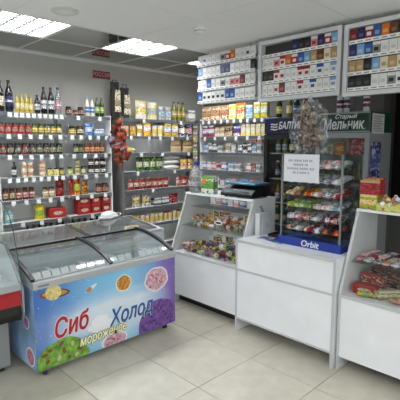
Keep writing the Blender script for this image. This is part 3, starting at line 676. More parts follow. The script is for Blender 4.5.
# ------------------------------------------------------------------ cigarette racks hanging from the ceiling over the counter
def pack_meshes():
    b = cached('pk_b', lambda: MB().box(-.0315, .0315, -.011, .011, 0, .065, .0012).me())
    l = cached('pk_l', lambda: MB().box(-.0318, .0318, -.0113, .0113, .0656, .091, .0012).me())
    e = cached('pk_e', lambda: MB().box(-.018, .018, -.0122, -.0108, .02, .048).me())
    return b, l, e
PB, PL_, PE = pack_meshes()
def cig_pack(loc, body, lid, emb, label, group):
    t = thing('cigarette_pack', label, 'cigarette pack', loc, (0, 0, -PI/2), group)
    raw('pack_body', PB, mat(cc(body), .35), t, key='pk_b'); raw('lid', PL_, mat(cc(lid), .35), t, key='pk_l'); raw('emblem', PE, mat(cc(emb), .4), t, key='pk_e')
def rack(label, y1, y0, x, z0, z1, rows, desc, frame, frame_w, backc, group, per):
    t = thing('cigarette_rack', label, 'display rack')
    bx('back_board', t, backc, x+.055, x+.065, y0, y1, z0, z1)
    if frame_w:
        f = frame_w
        raw('frame', MB().box(x-.012, x+.055, y0, y0+f, z0, z1).box(x-.012, x+.055, y1-f, y1, z0, z1).box(x-.012, x+.055, y0+f, y1-f, z0, z0+f).box(x-.012, x+.055, y0+f, y1-f, z1-f, z1).me(), frame, t)
    for yy in (y0+.12, y1-.12): raw('hanger', MB().tube([(x+.06, yy, z1-.01), (x+.06, yy, ZC)], .005).me(), CHROME, t)
    fw = frame_w + .004
    n = len(rows); ph = (z1-z0-2*fw)/n
    for r, row in enumerate(rows):
        zb = z1 - fw - (r+1)*ph
        s = bx('tier', t, mat((186, 188, 190), .5), x, x+.055, y0+fw, y1-fw, zb+.028, zb+.032)
        bx('price_strip', s, TAG, x-.003, x-.0002, y0+fw, y1-fw, zb+.002, zb+.032)
        pit = (y1-y0-2*fw)/per
        for i in range(per):
            yc = y1 - fw - (i+.5)*pit
            bx('price_print', s, mat((130, 130, 134), .7), x-.0042, x-.0031, yc-pit*.33, yc+pit*.33, zb+.012, zb+.020)
            if i < len(row) and row[i]:
                b, l, e = row[i]
                nm = {'dblue': 'navy', 'dred': 'dark red', 'lgreen': 'light green', 'sky': 'pale blue', 'dbrown': 'dark brown', (52, 86, 150): 'blue', (36, 34, 38): 'black'}.get(b, b)
                cig_pack((x+.018, yc, zb+.0325), b, l, e, '%s cigarette pack, %s from left, %s row of %s' % (nm, ORD[i+1], ['top', 'second', 'third', 'bottom'][r], desc), group)
    return t
W = ('white', 'white', (196, 198, 200)); WB = ('white', 'white', 'blue'); WR = ('white', 'white', 'red'); WK = ('white', 'white', 'black')
BB = ((52, 86, 150), 'blue', 'sky'); NB = ('dblue', 'dblue', (70, 84, 140)); KK = ((36, 34, 38), 'black', (70, 70, 74)); SK = ('sky', 'sky', (170, 196, 218))
PK = ('pink', 'white', 'red'); RD = ('red', 'white', 'white'); OR = ('orange', 'orange', (224, 160, 80)); TN = ('tan', 'tan', (200, 176, 136)); GY_ = ('grey', 'white', 'black'); CR = ('cream', 'cream', 'tan')
LG = ('white', 'sky', 'sky'); RW = ('white', 'red', 'red'); BW = ('white', 'blue', 'blue'); DR = ('dred', 'dred', (160, 90, 84)); BR = ('brown', 'brown', (140, 100, 70))
rack('white cigarette rack without frame, leftmost of the hanging racks', 3.63, 2.785, 3.50, 2.165, 2.715,
     [[W, WB, W, W, W, GY_, RD, OR, W, W, WK, W], [SK, W, W, W, W, NB, NB, W, W, W, W, KK], [W, W, BB, W, W, GY_, W, PK, PK, DR, W, W], [BB, WK, WK, WK, WK, WK, BB, BB, W, W, W, W]],
     'unframed rack', None, 0, mat((200, 203, 206), .5), 'packs in the unframed rack', 12)
rack('grey-framed cigarette rack in the middle of the hanging racks', 2.74, 1.855, 3.50, 2.13, 2.71,
     [[None]*5 + [NB, KK, KK, PK, NB, RD, SK], [W, W, PK, RW, OR, RD, BB, SK, TN, BR, CR, TN], [KK, KK, RW, WR, W, W, RW, RW, W, BW, W, LG], [W, W, WR, DR, W, W, RW, W, BW, W, W, LG]],
     'middle framed rack', mat((208, 210, 212), .45, .05), .035, mat((52, 54, 58), .6), 'packs in the middle framed rack', 12)
rack('grey-framed cigarette rack at the right edge above the sweets', 1.83, 1.02, 3.50, 2.11, 2.70,
     [[DR, NB, RD, BB, OR, BR, NB, BB, W, W, DR], [NB, SK, BB, GY_, W, W, W, W, W, W, BB], [TN, TN, KK, SK, CR, TN, CR, TN, W, KK, W], [KK, KK, KK, W, W, GY_, WK, W, W, KK, W]],
     'right framed rack', mat((208, 210, 212), .45, .05), .035, mat((52, 54, 58), .6), 'packs in the right framed rack', 11)

# ------------------------------------------------------------------ sweets cases and till counter
def case(label, y1, y0, xf, ztop, xt, xb, zb=.57, dz=.27, upper=True):
    t = thing('display_case', label, 'display case')
    th = .018
    for (a, b) in ((y0, y0+th), (y1-th, y1)):
        raw('side_panel', MB().prism([(xf, .0), (xb, .0), (xb, ztop), (xt, ztop), (xf, zb)], a, b, 'y').me(), LAMIN, t)
    bx('front_panel', t, LAMIN, xf+.004, xf+.022, y0+th, y1-th, .10, zb-.012)
    bx('plinth', t, BLACK, xf+(.10 if upper else .34), xf+(.116 if upper else .356), y0+th, y1-th, .0, .5)  # black sheet paints in the shadow gap under the case
    bx('deck', t, LAMIN, xf-.004, xb, y0+th, y1-th, zb-.012, zb)
    bx('top_board', t, LAMIN, xt-.02, xb, y0, y1, ztop, ztop+.022, .003)
    raw('front_glass', MB().strip([(xf+.012, zb+.002), (xt+.008, ztop-.002)], y0+th, y1-th, .005, 'y').me(), GLASS, t)
    raw('edge_trim', MB().strip([(xf-.004, zb-.02), (xf-.004, zb+.004)], y0, y1, .006, 'y').me(), ALUM, t)
    raw('edge_trim', MB().strip([(xf-.003, zb), (xt-.003, ztop)], y0-.002, y0+th+.002, .004, 'y').me(), ALUM, t)
    raw('edge_trim', MB().strip([(xf-.003, zb), (xt-.003, ztop)], y1-th-.002, y1+.002, .004, 'y').me(), ALUM, t)
    bx('edge_trim', t, ALUM, xf-.006, xf-.001, y0, y0+th, 0, zb-.021); bx('edge_trim', t, ALUM, xf-.006, xf-.001, y1-th, y1, 0, zb-.021)
    zs = zb + dz
    f = (zs-zb)/(ztop-zb); xs = xf + (xt-xf)*f + .03
    bx('glass_shelf', t, PLEX, xs, xb-.05, y0+th, y1-th, zs-.006, zs)
    zs2 = zb + .46; f = (zs2-zb)/(ztop-zb); xs2 = xf + (xt-xf)*f + .04
    if upper: bx('glass_shelf', t, PLEX, xs2+.06, xb-.05, y0+th, y1-th, zs2-.006, zs2)
    return t, zs, xs
case_l, zsl, xsl = case('white sloping glass sweets case on the left of the till counter', 3.452, 2.505, 2.93, 1.165, 3.16, 3.50)
raw('oval_sticker', MB().prism([(.055*math.cos(a*PI/10), .022*math.sin(a*PI/10)) for a in range(20)], -.001, .001, 'x').me(), mat((225, 226, 226), .4), case_l, (3.046, 2.86, .93), (0, math.radians(21), 0))
raw('sticker_print', MB().prism([(.042*math.cos(a*PI/10), .012*math.sin(a*PI/10)) for a in range(20)], -.002, .002, 'x').me(), mat((40, 42, 44), .4), case_l, (3.0455, 2.86, .93), (0, math.radians(21), 0))
for k in range(5):
    bx('scribble', case_l, mat((70, 74, 78), .6), 3.25+.012*k, 3.29+.012*k, 2.5035, 2.505, 1.10-.022*k, 1.112-.022*k)
case_r, zsr, xsr = case('white sloping glass sweets case at the right edge', 1.478, 0.25, 2.90, 1.195, 3.14, 3.48, .59, .235, False)

# wrapped sweets
def twist():
    pr = [(.016, -.036), (.006, -.022), (.012, -.018), (.015, 0), (.012, .018), (.006, .022), (.016, .036)]
    return MB().lathe(pr, 8, axis='x').me(True)
TW = cached('twist', twist)
HUE = [('red', 'red', 'cream'), ('yellow', 'yellow', 'red'), ('green', 'lgreen', 'white'), ('blue', 'blue', 'white'), ('orange', 'orange', 'yellow'), ('pink', 'pink', 'white'), ('brown', 'brown', 'tan'), ('white', 'white', 'red'), ('purple', 'purple', 'pink'), ('cream', 'cream', 'brown'), ('dark green', 'dgreen', 'lime'), ('dark brown', 'dbrown', 'yellow')]
def sweets(n, xr, yr, z, where, hues, big=.5, lift=.0, pile=.05):
    nx = max(1, int(math.sqrt(n*(xr[1]-xr[0])/(yr[1]-yr[0])))); ny = math.ceil(n/nx)
    for i in range(nx):
        for j in range(ny):
            x = xr[0] + (xr[1]-xr[0])*(i+.5+random.uniform(-.25, .25))/nx; y = yr[0] + (yr[1]-yr[0])*(j+.5+random.uniform(-.25, .25))/ny
            nm, c, a = HUE[random.choice(hues)]
            if random.random() < big:
                t = thing('sweet_packet', '%s sweet packet lying %s' % (nm, where), 'sweet packet', (x, y, z+.002+pile*((i+j) % 2)), (0, 0, random.uniform(-PI, PI)), 'sweet packets %s' % where)
                lying_sack(t, .092, .035 + lift*random.random(), .066, c, a, random.choice(['cream', 'dbrown', 'dred', 'white', 'dgreen']), (i+j) % 3)
            else:
                o = raw('wrapped_sweet', TW, printed(cc(c), cc(a), cc('white'), .3, .7, .2, 0, 'X'), None, (x, y, z+.0165), (0, 0, random.uniform(-PI, PI)), key='twist')
                tag(o, '%s twist-wrapped sweet lying %s' % (nm, where), 'sweet', 'wrapped sweets %s' % where)
def stack_sweets(n, xr, yr, z, where, hues):
    for k in range(n):
        x, y = random.uniform(*xr), random.uniform(*yr); nm, c, a = HUE[random.choice(hues)]
        t = thing('sweet_packet', '%s standing sweet packet %s' % (nm, where), 'sweet packet', (x, y, z+.001), (0, 0, -PI/2+random.uniform(-.3, .3)), 'standing packets %s' % where)
        bag(t, .09, .1+.04*random.random(), .045, c, a, 'cream', k % 4, .2)
sweets(56, (3.01, 3.24), (2.60, 3.37), .572, 'on the deck of the left sweets case', [0, 0, 2, 3, 5, 6, 8, 8, 9, 10, 10, 11, 11], .65, .03)
stack_sweets(14, (3.28, 3.42), (2.60, 3.37), .574, 'at the back of the left case deck', [0, 2, 4, 5, 6, 7, 9, 10, 11])
sweets(30, (xsl+.06, 3.30), (2.60, 3.37), zsl+.001, 'on the glass shelf of the left case', [0, 0, 1, 4, 6, 7, 9, 10, 11], .6, .02)
stack_sweets(9, (3.34, 3.40), (2.60, 3.37), zsl+.002, 'on the glass shelf of the left case', [0, 4, 5, 6, 7, 9, 11])
# right case goods
t = thing('chocolate_box', 'red carton lying on the deck of the right sweets case', 'box', (3.06, 1.345, .593), (0, 0, -PI/2+.15)); box(t, .17, .07, .09, 'red', 'red', 'cream', 1)
t = thing('chocolate_box', 'second red carton behind the first in the right sweets case', 'box', (3.20, 1.35, .593), (0, 0, -PI/2-.1)); box(t, .17, .12, .08, 'dred', 'red', 'cream', 2)
t = thing('packet', 'small yellow and blue packet at the glass of the right case', 'packet', (2.985, 1.30, .593), (0, 0, -PI/2+.2)); lying_sack(t, .13, .04, .07, 'yellow', 'lime', 'blue')
t = thing('box', 'narrow cream carton set obliquely in the right case', 'box', (3.065, 1.175, .593), (0, 0, -PI/2+.9)); box(t, .20, .06, .06, 'tan', 'cream', 'green', 1)
t = thing('box', 'yellow carton on the deck of the right case', 'box', (3.19, 1.02, .593), (0, 0, -PI/2-.1)); box(t, .20, .10, .1, 'yellow', 'lime', 'olive', 1)
t = thing('box', 'second yellow carton behind the first in the right case', 'box', (3.345, .98, .593), (0, 0, -PI/2)); box(t, .20, .13, .1, 'yellow', 'olive', 'red', 3)
t = thing('box', 'brown carton behind the red ones in the right case', 'box', (3.36, 1.31, .593), (0, 0, -PI/2)); box(t, .22, .14, .1, 'dbrown', 'dred', 'tan', 2)
t = thing('packet', 'long tan and pink packet by the glass of the right case', 'packet', (3.00, 1.035, .593), (0, 0, -PI/2+.1)); lying_sack(t, .20, .045, .09, 'tan', 'pink', 'brown')
t = thing('packet', 'long red and brown packet at the glass, right of the tan one', 'packet', (3.00, .80, .593), (0, 0, -PI/2-.05)); lying_sack(t, .20, .045, .09, 'brown', 'red', 'cream')
for k in range(4):
    nm, c, a = [('orange', 'orange', 'yellow'), ('green', 'lgreen', 'white'), ('red', 'red', 'cream'), ('blue', 'blue', 'white')][k]
    t = thing('box', '%s carton on the deck of the right case, beyond the yellow ones' % nm, 'box', (3.18, .88-.15*k, .593), (0, 0, -PI/2)); box(t, .14, .09, .12, c, a, 'white', k)
bars = [5, 7, 8, 5, 7, 5, 7, 1, 9, 1, 2, 1, 5, 7, 0]
for k, hi_ in enumerate(bars):
    nm, c, a = HUE[hi_]
    t = thing('chocolate_bar', '%s bar laid across the glass shelf of the right case, %s from left' % (nm, ORD[k+1]), 'chocolate bar', (xsr+.16, 1.418-.068*k, zsr+.001), (0, 0, random.uniform(-.08, .08)), 'bars on the glass shelf')
    lying_sack(t, .24, .03, .062, c, a, ('purple', 'red', 'white', 'lime')[k % 4], k % 3)
    if k % 2 == 0:
        t = thing('chocolate_bar', '%s bar on a second layer of the right case shelf, %s from left' % (nm, ORD[k//2+1]), 'chocolate bar', (xsr+.19, 1.385-.068*k, zsr+.034), (0, 0, random.uniform(-.15, .15)), 'second layer of bars on the glass shelf')
        lying_sack(t, .2, .028, .062, a if a != 'white' else 'pink', c, 'white', k % 3)
# on top of the right case
zt = 1.195+.0225
def toppkg(name, lab, y, x, w, h, d, c, a, th, cat='box', tilt=0):
    t = thing(name, lab, cat, (x, y, zt), (0, 0, -PI/2+tilt)); box(t, w, h, d, c, a, th, 1); return t
toppkg('box', 'small yellow-green carton on the right sweets case under the red box', 1.405, 3.215, .135, .105, .12, 'lime', 'pyellow', 'orange')
t = thing('candy_box', 'open red display box standing on the yellow-green carton', 'box', (3.215, 1.40, zt+.108), (0, 0, -PI/2))
raw('tray', MB().box(-.075, .075, -.05, -.046, 0, .105).box(-.075, .075, .046, .05, 0, .125).box(-.075, -.071, -.046, .046, 0, .115).box(.071, .075, -.046, .046, 0, .115).box(-.071, .071, -.046, .046, 0, .004).me(), printed((150, 34, 40), (130, 26, 30), (180, 60, 70), .3, .7, .4, 3), t)
raw('rim', MB().box(-.077, .077, -.052, -.0505, .09, .107).me(), mat((190, 160, 110), .5), t)
for k in range(4):
    raw('wafer', MB().box(-.066+k*.034, -.036+k*.034, -.035, .035, .01, .118+.006*(k % 2), .004).me(), mat((186, 150, 96), .6), t)
t = thing('candy_box', 'low yellow and green open box of sweets on the right case', 'box', (3.20, 1.21, zt), (0, 0, -PI/2))
raw('tray', MB().box(-.11, .11, -.09, -.086, 0, .06).box(-.11, .11, .086, .09, 0, .06).box(-.11, -.106, -.086, .086, 0, .06).box(.106, .11, -.086, .086, 0, .06).box(-.106, .106, -.086, .086, 0, .004).me(), printed((196, 200, 90), (214, 206, 120), (130, 170, 80), .2, .75, .4, 1), t)
for i in range(5):
    for j in range(4):
        for l in range(2 if (i+j) % 3 else 3):
            nm, c, a = HUE[[7, 5, 9, 7, 4, 0, 7][(i*3+j*2+l) % 7]]
            o = raw('wrapped_sweet', TW, printed(cc(c), cc(a), cc('white'), .3, .7, .2, 0, 'X'), None, (3.20-.064+j*.043, 1.21-.076+i*.038, zt+.022+l*.032), (0, random.uniform(-.3, .3), random.uniform(-PI, PI)), key='twist')
            tag(o, '%s wrapped sweet heaped in the yellow box on the right case' % nm, 'sweet', 'sweets heaped in the yellow box')

# till counter
t = thing('till_counter', 'white laminate till counter between the two glass cases', 'counter')
cx, ya, yb = 2.865, 1.492, 2.465
bx('top_board', t, LAMIN, cx-.012, 3.42, ya, yb, .838, .86, .003)
bx('upper_panel', t, LAMIN, cx, cx+.016, ya+.016, yb-.016, .590, .832)
bx('lower_panel', t, LAMIN, cx, cx+.016, ya+.016, yb-.016, .13, .575)
bx('side_panel', t, LAMIN, cx-.002, 3.40, ya, ya+.016, 0, .838); bx('side_panel', t, LAMIN, cx-.002, 3.40, yb-.016, yb, 0, .838)
raw('edge_trim', MB().box(cx-.006, cx+.004, ya, yb, .574, .592).me(), ALUM, t)
raw('edge_trim', MB().box(cx-.014, cx-.0125, ya, yb, .836, .861).me(), ALUM, t)
raw('edge_trim', MB().box(cx-.006, cx+.004, ya, yb, .118, .132).me(), ALUM, t)
raw('edge_trim', MB().box(cx-.007, cx-.003, ya-.002, ya+.018, 0, .838).me(), ALUM, t)
raw('edge_trim', MB().box(cx-.007, cx-.003, yb-.018, yb+.002, 0, .838).me(), ALUM, t)
# papers and a dark tray on the counter
for i, (x, y, r, c, lab) in enumerate([(3.10, 2.27, .2, (205, 212, 222), 'pale printed leaflet lying on the till counter near the left case'), (3.06, 2.15, -.25, (120, 160, 205), 'blue and white leaflet lying on the till counter by the gum stand')]):
    l = thing('leaflet', lab, 'leaflet', (x, y, .8605), (0, 0, -PI/2+r))
    raw('sheet', MB().box(-.1, .1, -.07, .07, 0, .0015).me(), printed(c, (225, 228, 232), (90, 110, 150), .3, .7, .5, i, 'Y'), l)
    raw('printed_photo', MB().box(-.08, .0, -.05, .03, .0016, .0022).me(), mat((60, 90, 140), .4), l)
l = thing('change_tray', 'black plastic change tray on the counter behind the leaflets', 'tray', (3.24, 2.20, .8605), (0, 0, -PI/2))
raw('tray_base', MB().box(-.13, .13, -.09, .09, 0, .008).me(), BLACK, l)
raw('tray_rim', MB().box(-.13, .13, -.09, -.082, .0085, .028).box(-.13, .13, .082, .09, .0085, .028).box(-.13, -.122, -.082, .082, .0085, .028).box(.122, .13, -.082, .082, .0085, .028).me(), BLACK, l)
l = thing('paper_holder', 'white carton with handwritten marks standing on the counter against the case', 'box', (3.215, 2.437, .8605), (0, 0, 0))
raw('carton', MB().box(-.09, .09, -.03, .024, 0, .205, .003).me(), mat((214, 217, 221), .5), l)
raw('fold', MB().box(-.05, .088, -.034, -.0305, .0, .165).me(), mat((226, 228, 231), .5), l)
for k in range(3): bx('scribble', l, mat((150, 160, 172), .6), -.01, .07-.02*k, -.0355, -.0342, .07+.02*k, .076+.02*k)

# kitchen scale, bottle, carton on the left case
zt = 1.165+.0225
t = thing('shop_scale', 'black electronic shop scale with blue platform on the left case', 'scale', (3.29, 2.72, zt), (0, 0, -PI/2))
raw('body', MB().prism([(-.15, .012), (.15, .012), (.15, .112), (.05, .115), (-.10, .080), (-.15, .040)], -.20, .20, 'x').me(), BLACK, t)
for sx in (-.16, .16):
    for sy in (-.11, .11): raw('foot', MB().lathe([(.016, 0), (.016, .012)], 10, (sx, sy)).me(), BLACK, t)
raw('platform', MB().box(-.185, .185, -.085, .155, .121, .142, .004).me(), mat((58, 112, 148), .3, .3), t)
raw('display', MB().box(-.15, .02, -.146, -.134, .048, .066).me(), mat((120, 140, 150), .2), t, (0, 0, .0), (0, 0, 0))
raw('keypad', MB().box(.05, .15, -.146, -.134, .048, .066).me(), mat((90, 96, 104), .4), t)
t = thing('water_bottle', 'large clear water bottle with blue cap on the left case', 'bottle', (3.20, 3.335, zt))
R = .078
raw('bottle_body', MB().lathe([(R*.9, 0), (R, .01), (R, .05), (R*.95, .06), (R, .07), (R, .12), (R*.95, .13), (R, .14), (R, .19), (R*.86, .235), (R*.45, .272), (R*.34, .285), (R*.34, .30)], 20).me(True), plastic_film('pet', .22), t)
raw('water', MB().lathe([(R*.86, .004), (R*.94, .012), (R*.94, .16)], 20).me(True), thin_glass((205, 216, 222), 1.33, 'water_in', .02), t)
raw('cap', MB().lathe([(R*.37, .296), (R*.40, .30), (R*.40, .33), (R*.34, .335)], 14).me(True), mat((40, 70, 160), .4), t)
raw('label', MB().lathe([(R*.99, .075), (R*1.01, .077), (R*1.01, .115), (R*.99, .117)], 20).me(True), printed((150, 160, 175), (170, 60, 70), (225, 225, 230), .35, .6), t)
t = thing('juice_carton', 'white, orange and green carton standing beside the water bottle', 'box', (3.22, 3.155, zt), (0, 0, -PI/2+.15))
box(t, .155, .185, .09, 'white', 'lgreen', 'green', 1)
raw('fruit_print', MB().lathe([(.03, -.0475), (.028, -.0488)], 14, (-.035, .135), 'y').me(), mat((226, 130, 50), .5), t)
raw('leaf_print', MB().lathe([(.024, -.0475), (.022, -.0488)], 14, (.035, .125), 'y').me(), mat((130, 180, 70), .5), t)
t = thing('can', 'small dark can beside the scale on the left case', 'can', (3.36, 2.975, zt), (0, 0, -PI/2)); can(t, .07, .10, 'dbrown', 'grey', 'black')
t = thing('sponge_block', 'small pale green block on the case behind the scale', 'box', (3.472, 2.86, zt), (0, 0, -PI/2)); box(t, .09, .16, .04, 'white', 'sky', 'grey')

# ------------------------------------------------------------------ chewing gum stand, notice, bag of dried fish
t = thing('gum_stand', 'clear tiered gum stand with blue tray on the till counter', 'display stand', (3.02, 1.83, .8605), (0, 0, -PI/2))
wS, dS, hS = .58, .30, .76
ORB = mat((30, 56, 150), .35)
raw('tray', MB().prism([(0, 0), (dS, 0), (dS, .05), (.02, .05), (0, .045)], -wS/2, wS/2, 'x').me(), ORB, t)
raw('tray_front', MB().prism([(-.008, 0), (-.001, 0), (-.001, .07), (-.008, .066)], -wS/2, wS/2, 'x').me(), ORB, t)
text('lettering', 'Orbit', .072, WHITE, t, (.02, -.0105, .012), '-y', .15, .02)
for s in (-1, 1):
    raw('side_sheet', MB().box(s*wS/2*.985-.002, s*wS/2*.985+.002, .02, dS-.005, .0505, hS).me(), PLEX, t)
    raw('post', MB().box(s*(wS/2-.008)*.985-.006-.006*s, s*(wS/2-.008)*.985+.006-.006*s, .006, .018, .0505, hS).me(), mat((150, 154, 156), .3, .5), t)
raw('back_sheet', MB().box(-wS/2*.97, wS/2*.97, dS-.006, dS-.002, .0505, hS).me(), PLEX, t)
raw('top_sheet', MB().box(-wS/2, wS/2, .02, dS, hS+.001, hS+.006).me(), PLEX, t)
tiers = [.09, .19, .29, .39, .50, .62]
for z in tiers:
    tr = raw('tier', MB().prism([(.03, z), (dS-.01, z+.05), (dS-.01, z+.054), (.03, z+.004)], -wS/2+.02, wS/2-.02, 'x').me(), PLEX, t)
    raw('tier_lip', MB().box(-wS/2+.02, wS/2-.02, .026, .03, z-.004, z+.022).me(), PLEX, tr)
GUM = [('white', 'white', 'sky'), ('blue', 'blue', 'white'), ('pale blue', 'sky', 'white'), ('lime green', 'lime', 'lgreen'), ('yellow', 'yellow', 'red'), ('red', 'red', 'white'), ('pink', 'pink', 'white'), ('dark brown', 'dbrown', 'orange'), ('white', 'white', 'pink'), ('purple', 'purple', 'white'), ('silver', (176, 180, 186), 'white')]
plan = [[7, 10, 5, 9, 7, 7], [10, 6, 7, 10, 9, 7], [3, 3, 3, 10, 8, 0], [4, 7, 4, 6, 10, 5], [10, 2, 1, 10, 2, 10], [10, 0, 10, 8, 6, 10]]
for r, z in enumerate(tiers):
    for k in range(6):
        nm, c, a = GUM[plan[r][k]]
        lx = -wS/2 + .082 + k*(wS-.164)/5
        for dd in range(2):
            # stand-local (lx, ly) turned by -90 deg
            ly = .088 + dd*.118; lz = z + .006 + (ly-.03)*.05/(dS-.04)
            g_ = thing('gum_pack', '%s gum pack, %s column, %s row, on %s tier of the gum stand' % (nm, ORD[k+1], ('front', 'rear')[dd], ['lowest', 'second', 'third', 'fourth', 'fifth', 'top'][r]), 'gum pack',
                      (3.02+ly, 1.83-lx, .8605+lz+.010), (.18+random.uniform(-.02, .02), 0, -PI/2+random.uniform(-.4, .4)), 'gum packs on the stand')
            lying_sack(g_, .080, .046, .10, c, a, ('white', (90, 92, 100), 'red')[(k+r) % 3], k % 3)
n_ = thing('paper_notice', 'white paper notice with four printed lines taped to the gum stand', 'notice', (3.004, 1.905, 1.40), (0, 0, -PI/2))
raw('sheet', MB().box(-.165, .165, -.0015, 0, 0, .225).me(), mat((222, 224, 232), .6), n_)
rnd = random.Random(3)
for k, (w, z) in enumerate([(.24, .165), (.14, .132), (.26, .100), (.15, .068)]):
    x = -w/2
    while x < w/2 - .01:
        lw = rnd.uniform(.007, .013)
        raw('print_mark', MB().box(x, x+lw, -.0022, -.0016, z, z+.015).box(x+lw*.2, x+lw*.8, -.0022, -.0016, z+.0155, z+.019).me(), mat((150, 152, 168), .6), n_)
        x += lw + .005 + (.01 if rnd.random() < .2 else 0)
fb = thing('fish_bag', 'crumpled clear plastic bag of dried fish on top of the gum stand', 'bag', (3.16, 1.935, .8605+hS+.007), (0, 0, -PI/2))
rnd = random.Random(11)
def film_mesh():
    nu, nv = 28, 22; vs = []; fs = []
    for j in range(nv+1):
        v = j/nv; z = v*.44
        rad = (.105 + .035*math.sin(PI*min(1, v*1.1))) * (1 if v < .8 else 1 - (v-.8)*2.6)
        for i in range(nu):
            a = 2*PI*i/nu
            k = 1 + .14*math.sin(5*a+v*9) + .08*math.sin(11*a-v*17) + rnd.uniform(-.07, .07)
            vs.append((rad*k*math.cos(a)*1.12, rad*k*math.sin(a)*.72, z + rnd.uniform(-.006, .006) if j else 0))
    for j in range(nv):
        for i in range(nu):
            fs.append((j*nu+i, j*nu+(i+1) % nu, (j+1)*nu+(i+1) % nu, (j+1)*nu+i))
    fs.append(tuple(reversed(range(nu))))
    return MB().add(vs, fs).me(False)
raw('film', film_mesh(), plastic_film(), fb)
def fish_mesh():
    return MB().lathe([(.002, -.05), (.010, -.035), (.014, -.01), (.009, .02), (.003, .036), (.013, .052)], 7, axis='x').me(True)
FM = cached('fish', fish_mesh)
for k in range(90):
    a = rnd.uniform(0, 2*PI); r = .085*math.sqrt(rnd.random()); z = rnd.uniform(.07, .36)
    raw('dried_fish', FM, mat([(112, 80, 58), (84, 60, 46), (132, 98, 74), (142, 118, 100)][k % 4], .45), fb, (r*math.cos(a)*1.1, r*math.sin(a)*.65, z), (rnd.uniform(-1.2, 1.2), rnd.uniform(-1.2, 1.2), rnd.uniform(-PI, PI)), key='fish')
raw('knot', MB().lathe([(.035, .425), (.018, .445), (.022, .462), (.008, .475)], 9).me(True), plastic_film('film_knot', .35), fb)

# ------------------------------------------------------------------ ice cream freezer
FX0, FX1, FY0, FY1 = 1.18, 2.495, 2.89, 3.55
def print_gradient():
    m = bpy.data.materials.new('freezer_print'); m.use_nodes = True; nt = m.node_tree; N = nt.nodes.new; L = nt.links.new
    b = nt.nodes['Principled BSDF']; b.inputs['Roughness'].default_value = .35
    tc = N('ShaderNodeTexCoord'); sp = N('ShaderNodeSeparateXYZ'); L(tc.outputs['Generated'], sp.inputs[0])
    hx = N('ShaderNodeValToRGB'); e = hx.color_ramp.elements
    e[0].position = 0; e[0].color = lin((66, 108, 186)); e[1].position = 1; e[1].color = lin((128, 100, 176))
    for p, c in ((.16, (84, 140, 208)), (.36, (124, 190, 232)), (.62, (142, 204, 236)), (.80, (126, 170, 222)), (.91, (138, 118, 194))):
        k = e.new(p); k.color = lin(c)
    wob = N('ShaderNodeTexNoise'); wob.inputs['Scale'].default_value = 3; L(tc.outputs['Generated'], wob.inputs['Vector'])
    ad = N('ShaderNodeMath'); ad.operation = 'MULTIPLY_ADD'; ad.inputs[1].default_value = .12; ad.inputs[2].default_value = -.06
    L(wob.outputs['Fac'], ad.inputs[0]); ad2 = N('ShaderNodeMath'); ad2.operation = 'ADD'; L(ad.outputs[0], ad2.inputs[0]); L(sp.outputs['X'], ad2.inputs[1])
    L(ad2.outputs[0], hx.inputs['Fac'])
    # pale drift across the middle
    vz = N('ShaderNodeValToRGB'); v = vz.color_ramp.elements
    v[0].position = 0; v[0].color = (.05, .05, .05, 1); v[1].position = 1; v[1].color = (0, 0, 0, 1)
    for p, c in ((.18, .35), (.34, .85), (.52, .9), (.66, .35), (.8, .05)):
        k = v.new(p); k.color = (c, c, c, 1)
    cv = N('ShaderNodeMath'); cv.operation = 'MULTIPLY_ADD'; cv.inputs[1].default_value = .5; L(wob.outputs['Fac'], cv.inputs[0])
    L(sp.outputs['Z'], cv.inputs[2]); cv2 = N('ShaderNodeMath'); cv2.operation = 'SUBTRACT'; L(cv.outputs[0], cv2.inputs[0]); cv2.inputs[1].default_value = .25
    L(cv2.outputs[0], vz.inputs['Fac'])
    gx = N('ShaderNodeValToRGB'); w = gx.color_ramp.elements
    w[0].position = .06; w[0].color = (.15, .15, .15, 1); w[1].position = .97; w[1].color = (0, 0, 0, 1)
    for p, c in ((.25, .9), (.7, 1), (.86, .35)):
        k = w.new(p); k.color = (c, c, c, 1)
    L(sp.outputs['X'], gx.inputs['Fac'])
    mu = N('ShaderNodeMath'); mu.operation = 'MULTIPLY'; L(vz.outputs['Color'], mu.inputs[0]); L(gx.outputs['Color'], mu.inputs[1])
    mx = N('ShaderNodeMix'); mx.data_type = 'RGBA'; L(mu.outputs[0], mx.inputs[0]); L(hx.outputs['Color'], mx.inputs[6]); mx.inputs[7].default_value = lin((232, 240, 248))
    # little stars
    mp = N('ShaderNodeMapping'); mp.inputs['Scale'].default_value = (24, 1, 13); L(tc.outputs['Generated'], mp.inputs['Vector'])
    vo = N('ShaderNodeTexVoronoi'); vo.inputs['Scale'].default_value = 1.6; L(mp.outputs[0], vo.inputs['Vector'])
    lt = N('ShaderNodeMath'); lt.operation = 'LESS_THAN'; lt.inputs[1].default_value = .13; L(vo.outputs['Distance'], lt.inputs[0])
    ml = N('ShaderNodeMath'); ml.operation = 'MULTIPLY'; ml.inputs[1].default_value = .55; L(lt.outputs[0], ml.inputs[0])
    m2 = N('ShaderNodeMix'); m2.data_type = 'RGBA'; L(ml.outputs[0], m2.inputs[0]); L(mx.outputs[2], m2.inputs[6]); m2.inputs[7].default_value = lin((225, 235, 250))
    L(m2.outputs[2], b.inputs['Base Color'])
    return m
fz = thing('ice_cream_freezer', 'chest freezer with blue ice cream advertising on its front and curved glass lids', 'freezer', (FX0, FY0, 0))
WF, DF = FX1-FX0, FY1-FY0
ZB, ZF = .065, .69
PRINT = print_gradient()
FRW = mat((206, 208, 212), .4)
